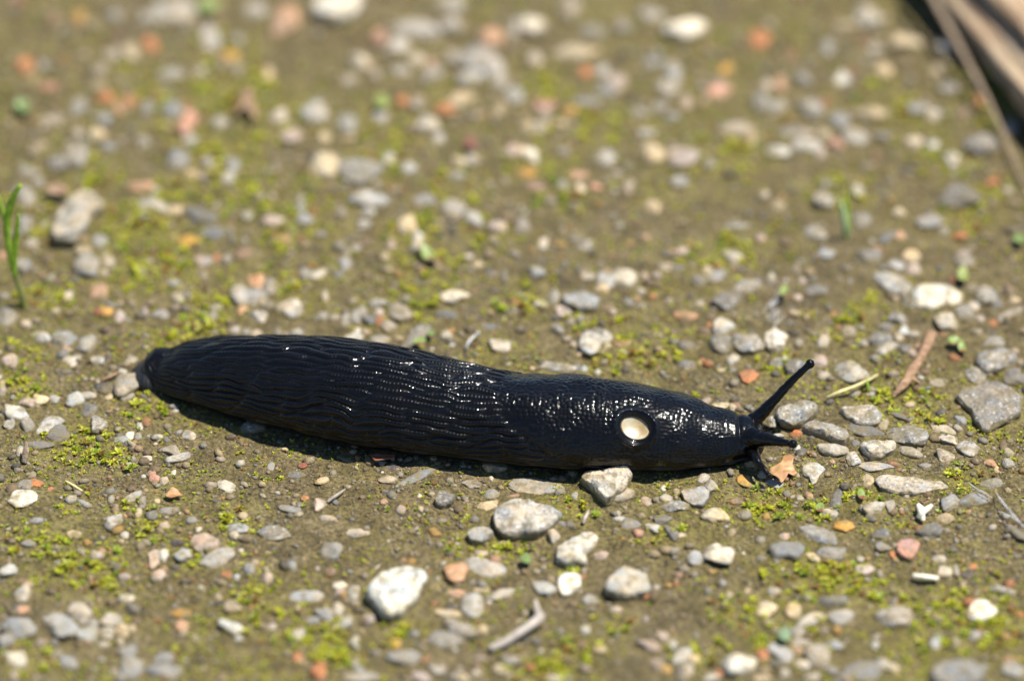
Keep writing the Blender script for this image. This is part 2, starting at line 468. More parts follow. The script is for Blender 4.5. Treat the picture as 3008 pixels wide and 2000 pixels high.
UPV = np.cross(SIDE, TAN); UPV *= np.sign(UPV[:, 2:3])
ARC = np.concatenate([[0], np.cumsum(np.linalg.norm(np.diff(AX, axis=0), axis=1))])

def build_slug():
    base = np.array([AX[575][0], AX[575][1], gz(AX[575][0], AX[575][1])])
    root = empty("slug", base.tolist())
    tag(root, "glossy black slug with ridged back crawling over the gravelly silt", "slug")
    # angles round the body: 0 at the crest, positive towards the breathing-hole side
    T = np.radians(np.concatenate([np.linspace(-112, -52, 56, endpoint=False), np.linspace(-52, 112, 252, endpoint=False), np.linspace(112, 248, 18, endpoint=False)]))
    nu, nv = len(XS), len(T)
    st, ct = np.sin(T), np.cos(T)
    lat = np.sign(st) * np.abs(st) ** 0.92
    def section(scale_h=1.0):
        H = 2 * KAP * W * scale_h
        ver = np.where(ct[None, :] > 0, 0.7 * H[:, None] * ct[None, :], 0.3 * H[:, None] * np.maximum(-1, ct[None, :] * 1.25))
        return AX[:, None, :] + SIDE[:, None, :] * (W[:, None] * lat[None, :])[..., None] + UPV[:, None, :] * ver[..., None]
    P = section()
    du = np.gradient(P, axis=0); dv = np.roll(P, -1, 1) - np.roll(P, 1, 1)
    N = np.cross(du, dv); N /= np.linalg.norm(N, axis=2)[..., None] + 1e-12
    if ((P[575] - AX[575]) * N[575]).sum() < 0: N = -N
    Wm = float(np.median(W))
    U = np.repeat(ARC[:, None], nv, 1) * 1000.0                    # mm along
    tt = np.where(T > math.pi, T - 2 * math.pi, T)
    arcv = np.cumsum(np.concatenate([[0], np.abs(np.diff(T))]))
    Vv = (T[None, :] / math.radians(210)) * 33.0 * np.ones((nu, 1))  # nominal mm round
    Xg = np.repeat(XS[:, None], nv, 1); Tg = np.repeat(tt[None, :], nu, 0)
    flat = np.stack([U.ravel(), Vv.ravel(), np.zeros(U.size)], -1)
    # ---- mantle outline: hind edge swings forward down the flanks
    edge = 1468 + 175 * np.clip(np.abs(Tg) / math.radians(78), 0, 1.3) ** 2.4
    mant = np.clip((Xg - edge + 22) / 44, 0, 1); mant = mant * mant * (3 - 2 * mant)
    mant_low = np.clip((math.radians(92) - np.abs(Tg)) / math.radians(14), 0, 1)
    front = np.clip((2172 - Xg) / 10, 0, 1)
    # ---- ridges of the back: wandering rows of long tubercles
    row_mm = 1.22
    warp = 0.62 * vnoise(flat * np.array([0.16, 0.22, 1]) , 11) + 0.30 * vnoise(flat * np.array([0.42, 0.5, 1]), 12)
    vw = (flat[:, 1] + warp + 0.020 * (flat[:, 0] - 40) * np.sign(flat[:, 1]) * np.clip(np.abs(flat[:, 1]) / 8, 0, 1)) / row_mm
    row = np.floor(vw); fv = vw - row
    length = 6.5 + 5.5 * _hash(row.astype(np.int64), row.astype(np.int64) * 0, row.astype(np.int64) * 0, 5)
    uu = flat[:, 0] / length + 0.16 * fv + 7.3 * _hash(row.astype(np.int64), row.astype(np.int64) * 0 + 3, row.astype(np.int64) * 0, 6) + 0.10 * vnoise(flat * np.array([0.3, 0.3, 1]), 15)
    colu = np.floor(uu); fu = uu - colu
    r1 = _hash(row.astype(np.int64), colu.astype(np.int64), row.astype(np.int64) * 0, 8)
    # each tubercle leans over its neighbour at the ends
    fvs = np.clip(fv + (fu - 0.5) * 0.25 * (r1 - 0.5), 0, 1)
    across = np.clip(1 - np.abs(2 * fvs - 1) ** 2.6, 0, 1) ** 0.8
    ends = np.clip(1 - np.abs(2 * fu - 1) ** 6, 0, 1)
    amp = 0.28 + 0.20 * r1
    ridge = amp * across * ends
    bead = 0.5 + 0.5 * np.cos(2 * math.pi * (flat[:, 0] / 0.62 + 0.35 * vnoise(flat * np.array([0.8, 0.8, 1]), 13) + r1))
    ridge = ridge + 0.052 * bead * across * ends
    fade_tail = np.clip((U.ravel() - 0.6) / 6.0, 0.65, 1)
    fade_low = np.clip((math.radians(100) - np.abs(Tg.ravel())) / math.radians(22), 0.08, 1)
    ridge = ridge * fade_tail * fade_low * np.clip(Wm * 0 + W.repeat(nv) / (0.75 * W.max()), 0.25, 1)
    # ---- granules of the mantle
    cellmm = 0.74
    gx = flat[:, 0] / cellmm + 0.25 * vnoise(flat * 0.5, 31); gy = flat[:, 1] / cellmm
    ix = np.floor(gx).astype(np.int64); iy = np.floor(gy).astype(np.int64)
    d1 = np.full(len(gx), 9.0)
    for a in (-1, 0, 1):
        for b in (-1, 0, 1):
            jx = ix + a + 0.15 + 0.7 * _hash(ix + a, iy + b, ix * 0, 21); jy = iy + b + 0.15 + 0.7 * _hash(ix + a, iy + b, ix * 0, 22)
            d1 = np.minimum(d1, (gx - jx) ** 2 + (gy - jy) ** 2)
    gran = np.clip(1 - d1 / 0.80, 0, 1)
    gran_amp = 0.19 * (0.75 + 0.4 * vnoise(flat * 0.35, 23))
    granule = gran_amp * gran * (1 + 0.45 * np.clip((1900 - Xg.ravel()) / 120, 0, 1))
    soft = 0.16 * vnoise(flat * np.array([0.10, 0.16, 1]), 41) + 0.15 * vnoise(flat * np.array([0.35, 0.35, 1]), 42)
    mf = (mant * mant_low).ravel(); ff = front.ravel()
    disp = ridge * (1 - mant.ravel()) + granule * mf * ff + 0.012 * gran * (1 - ff) + soft
    disp += 0.30 * mf * np.clip((2190 - Xg.ravel()) / 60, 0, 1) * np.clip((Xg.ravel() - 1500) / 150, 0, 1)       # the mantle is a raised shield
    disp -= (0.34 * np.clip(np.cos(Tg.ravel() * 1.35), 0, 1)) * np.exp(-((Xg.ravel() - 2170) / 7.0) ** 2)               # fold behind the head
    disp -= 0.17 * np.exp(-((Xg.ravel() - edge.ravel()) / 13.0) ** 2) * np.clip((np.abs(Tg.ravel()) - 0.35) / 0.35, 0, 1)   # hind margin of the mantle
    # lower flank is nearly smooth with a long crease above the foot
    disp -= 0.22 * np.exp(-((np.abs(Tg.ravel()) - math.radians(97)) / math.radians(4)) ** 2)
    # ---- breathing hole
    pp = project(P.reshape(-1, 3)).reshape(nu, nv, 2)
    d = np.hypot(pp[..., 0] - 1867, pp[..., 1] - 1254) + np.where(Tg > 0, 0, 1e5) + np.where(np.abs(Tg) < 1.75, 0, 1e5)
    ci, cj = np.unravel_index(np.argmin(d), d.shape)
    C0, N0 = P[ci, cj], N[ci, cj]
    e1 = TAN[ci] - N0 * (TAN[ci] @ N0); e1 /= np.linalg.norm(e1); e2 = np.cross(N0, e1); e2 *= np.sign(e2[2])
    an = math.radians(-16); a1 = e1 * math.cos(an) + e2 * math.sin(an); a2 = -e1 * math.sin(an) + e2 * math.cos(an)
    rel = P.reshape(-1, 3) - C0
    ra, rb = 0.00246, 0.00204
    q1, q2 = (rel @ a1) / ra, (rel @ a2) / rb
    rr = np.hypot(q1, q2) + np.where(np.abs(rel @ N0) < 0.004, 0, 50)
    rim_free = np.clip((rr - 1.34) / 0.14, 0, 1)
    disp = disp * np.where(rr < 1.6, rim_free, 1) + 0.34 * (1 - np.where(rr < 1.6, rim_free, 1))
    disp += 0.36 * np.exp(-((rr - 1.46) / 0.17) ** 2) - 0.10 * np.exp(-((rr - 1.15) / 0.15) ** 2)
    hole = np.clip((1.10 - rr) / 0.16, 0, 1); hole = hole * hole * (3 - 2 * hole)
    disp -= 1.5 * hole
    D = (disp * MM).reshape(nu, nv)
    taper = np.clip(W / (0.35 * W.max()), 0.12, 1)[:, None]
    V = P + N * D[..., None] * taper[..., None]
    V = V.reshape(-1, 3)
    i = np.arange(nu * nv).reshape(nu, nv); j = np.roll(i, -1, 1)
    F = np.stack([i[:-1].ravel(), i[1:].ravel(), j[1:].ravel(), j[:-1].ravel()], -1)
    verts = [V]; faces = [F]; off = len(V)
    # caps: quads between opposite rim points of the small end rings
    for ring, flip in ((0, True), (nu - 1, False)):
        c = V[ring * nv:(ring + 1) * nv].mean(0)[None]
        verts.append(c); a = i[ring]; b = j[ring]; cc = np.full(nv, off)
        q = np.stack([a, b, cc, cc], -1)
        faces.append(q if not flip else q[:, ::-1]); off += 1
    # tentacles, rooted in the head, part of the same skin
    def tentacle(pts, rad, bulb, seed, n=70, m=26):
        nonlocal off
        pass
        pts = np.asarray(pts); s = np.linspace(0, 1, len(pts)); S = np.linspace(0, 1, n)
        C = np.stack([hermite(s, pts[:, k], S) for k in range(3)], -1)
        R = hermite(*zip(*rad), S)
        tg = np.gradient(C, axis=0); tg /= np.linalg.norm(tg, axis=1)[:, None]
        ref = np.array([0.1, 0.3, 1.0]); A = np.cross(tg, ref); A /= np.linalg.norm(A, axis=1)[:, None]; B = np.cross(tg, A)
        an = np.linspace(0, 2 * math.pi, m, endpoint=False)
        L = np.concatenate([[0], np.cumsum(np.linalg.norm(np.diff(C, axis=0), axis=1))])
        tip = L[-1] - L
        Rb = np.where(tip < 2 * bulb, np.sqrt(np.maximum(bulb**2 - (tip - bulb)**2, 1e-14)), 0)
        R = np.maximum(np.where(tip < bulb, 0, R), Rb)
        ns = vnoise(np.stack([np.repeat(L * 2600, m), np.tile(np.cos(an) * 2.4, n), np.tile(np.sin(an) * 2.4, n) + seed], -1), 50 + seed).reshape(n, m)
        Rg = R[:, None] * (1 + 0.10 * ns * (R[:, None] > 1.05 * bulb * 0 + 1e-5))
        Q = C[:, None, :] + A[:, None, :] * (Rg * np.cos(an))[..., None] + B[:, None, :] * (Rg * np.sin(an))[..., None]
        k = np.arange(n * m).reshape(n, m) + off; kk = np.roll(k, -1, 1)
        verts.append(Q.reshape(-1, 3)); faces.append(np.stack([k[:-1].ravel(), kk[:-1].ravel(), kk[1:].ravel(), k[1:].ravel()], -1)); off += n * m
    def along(px, py, y):
        d = ray(px, py); t = (y - CAM[1]) / d[1]
        return CAM + d * t
    hx = AX[int(np.searchsorted(XS, 2200))]
    def tp(px, py, dy):            # a point seen at a photo pixel, dy metres beyond the middle line of the head
        return along(px, py, hx[1] + dy)
    tentacle([tp(2188, 1266, .0010), tp(2215, 1236, .0020), tp(2262, 1188, .0030), tp(2325, 1120, .0045), tp(2390, 1059, .0062)],
             [(0, .0026), (.14, .0021), (.28, .00142), (.5, .00098), (.75, .00071), (.9, .0006), (1, .0006)], .00082, 1)
    tentacle([tp(2180, 1284, -.0012), tp(2215, 1286, -.0028), tp(2262, 1292, -.0050), tp(2305, 1300, -.0070), tp(2340, 1306, -.0086)],
             [(0, .0027), (.2, .00205), (.4, .00135), (.65, .00085), (.85, .00062), (1, .0006)], .00084, 2)
    tentacle([tp(2198, 1310, -.0004), at(2221, 1348, .0036), at(2245, 1379, .0026), at(2263, 1402, .0021)],
             [(0, .0016), (.3, .00092), (.55, .00056), (.8, .00044), (1, .0004)], .00052, 3, 44)
    tentacle([tp(2205, 1264, .0024), tp(2235, 1258, .0040), tp(2252, 1260, .0046), tp(2271, 1266, .0052)],
             [(0, .0016), (.4, .00085), (.7, .0006), (1, .0005)], .00062, 4, 40)
    V = np.concatenate(verts); F = np.concatenate(faces)
    tri = F[:, 2] == F[:, 3]
    Fl = [F[~tri]]
    # cap fans are written as thin quads around a small ring, so keep one quad layout
    capv = F[tri]
    body = mesh_obj("body", place(V, base), np.concatenate(Fl), M_SLUG, root)
    bm_faces = capv[:, :3]
    import bmesh
    bm = bmesh.new(); bm.from_mesh(body.data); bm.verts.ensure_lookup_table()
    for f in bm_faces:
        try: bm.faces.new([bm.verts[int(q)] for q in f]).smooth = True
        except ValueError: pass
    bm.to_mesh(body.data); bm.free()
    body["label"] = "black glossy body with ridged back, granular mantle and four tentacles"
    # lining of the breathing hole: a shallow cream dish set below the rim
    nr, na = 14, 56
    PV = [C0 + N0 * (-0.00080)]; PF = []
    for r in range(1, nr + 1):
        f = r / nr
        for a in range(na):
            th = 2 * math.pi * a / na
            zz = -0.00080 + 0.00036 * f**2 - 0.00028 * math.sin(th) * f
            if r == nr: zz = -0.0012
            PV.append(C0 + a1 * (ra * 1.06 * f * math.cos(th)) + a2 * (rb * 1.06 * f * math.sin(th)) + N0 * zz)
    for a in range(na): PF.append((0, 1 + a, 1 + (a + 1) % na))
    for r in range(1, nr):
        o0 = 1 + (r - 1) * na; o1 = o0 + na
        for a in range(na): PF.append((o0 + a, o1 + a, o1 + (a + 1) % na, o0 + (a + 1) % na))
    # follow the round flank
    pore = mesh_obj("breathing_pore", place(PV, base), PF, M_PORE, root)
    pore["label"] = "open cream coloured breathing hole in the side of the mantle"
    # foot: a low grey skirt that shows behind and under the tail
    fx = np.concatenate([np.linspace(386, 470, 60, endpoint=False), np.linspace(470, 2196, 360)])
    cx = np.empty((len(fx), 3)); hw = np.empty(len(fx)); hh = np.empty(len(fx))
    tail0 = AX[int(np.searchsorted(XS, 500))]; dirt = TAN[int(np.searchsorted(XS, 520))]; dirt = np.array([dirt[0], dirt[1], 0]); dirt /= np.linalg.norm(dirt)
    for k, x in enumerate(fx):
        ii = min(max(int(np.searchsorted(XS, x)), 0), len(XS) - 1)
        xm = at(x, 1100)[0] if x < 500 else AX[ii][0]
        cx[k] = (xm, float(track_y(xm)), 0)
        wi = W[ii] if x > 520 else W[int(np.searchsorted(XS, 520))]
        e = np.clip((x - 386) / 95, 0, 1)
        hw[k] = (wi * (0.66 + 0.30 * math.exp(-((x - 440) / 60) ** 2)) + 0.0002) * math.sqrt(max(1 - (1 - e) ** 2.2, 1e-4)) * (1.0 if x < 2100 else math.sqrt(max(1 - ((x - 2100) / 98) ** 2, 0.02)))
        hh[k] = 0.0017 + 0.0018 * math.exp(-((x - 452) / 42) ** 2)
        if x > 2080: hh[k] *= math.sqrt(max(1 - ((x - 2080) / 118) ** 2, 0.0))
        if x < 452: hh[k] = 0.0003 + 0.0032 * np.clip((x - 386) / 66, 0, 1) ** 0.8
    ang = np.linspace(-math.pi / 2, math.pi / 2, 41)
    d2 = np.gradient(cx, axis=0); d2 /= np.linalg.norm(d2, axis=1)[:, None]; sd = np.stack([d2[:, 1], -d2[:, 0], d2[:, 2] * 0], -1)
    FV = cx[:, None, :] + sd[:, None, :] * (hw[:, None] * np.sin(ang)[None])[..., None]
    FV[..., 2] = hh[:, None] * np.cos(ang)[None] ** 0.7 + 0.00005
    edgew = 0.00010 * vnoise(np.stack([np.repeat(fx * 0.05, len(ang)), np.tile(ang * 2, len(fx)), np.zeros(len(fx) * len(ang))], -1), 77).reshape(len(fx), -1)
    FV[..., 2] += edgew - 0.0009 * (np.abs(ang) > 1.5)[None]
    n1 = len(ang); k = np.arange(len(fx) * n1).reshape(len(fx), n1)
    FF = np.stack([k[:-1, :-1].ravel(), k[:-1, 1:].ravel(), k[1:, 1:].ravel(), k[1:, :-1].ravel()], -1)
    foot = mesh_obj("foot_fringe", place(FV.reshape(-1, 3), base), FF, M_FOOT, root)
    foot["label"] = "dull dark grey foot edge showing under the tail"
    return root
build_slug()

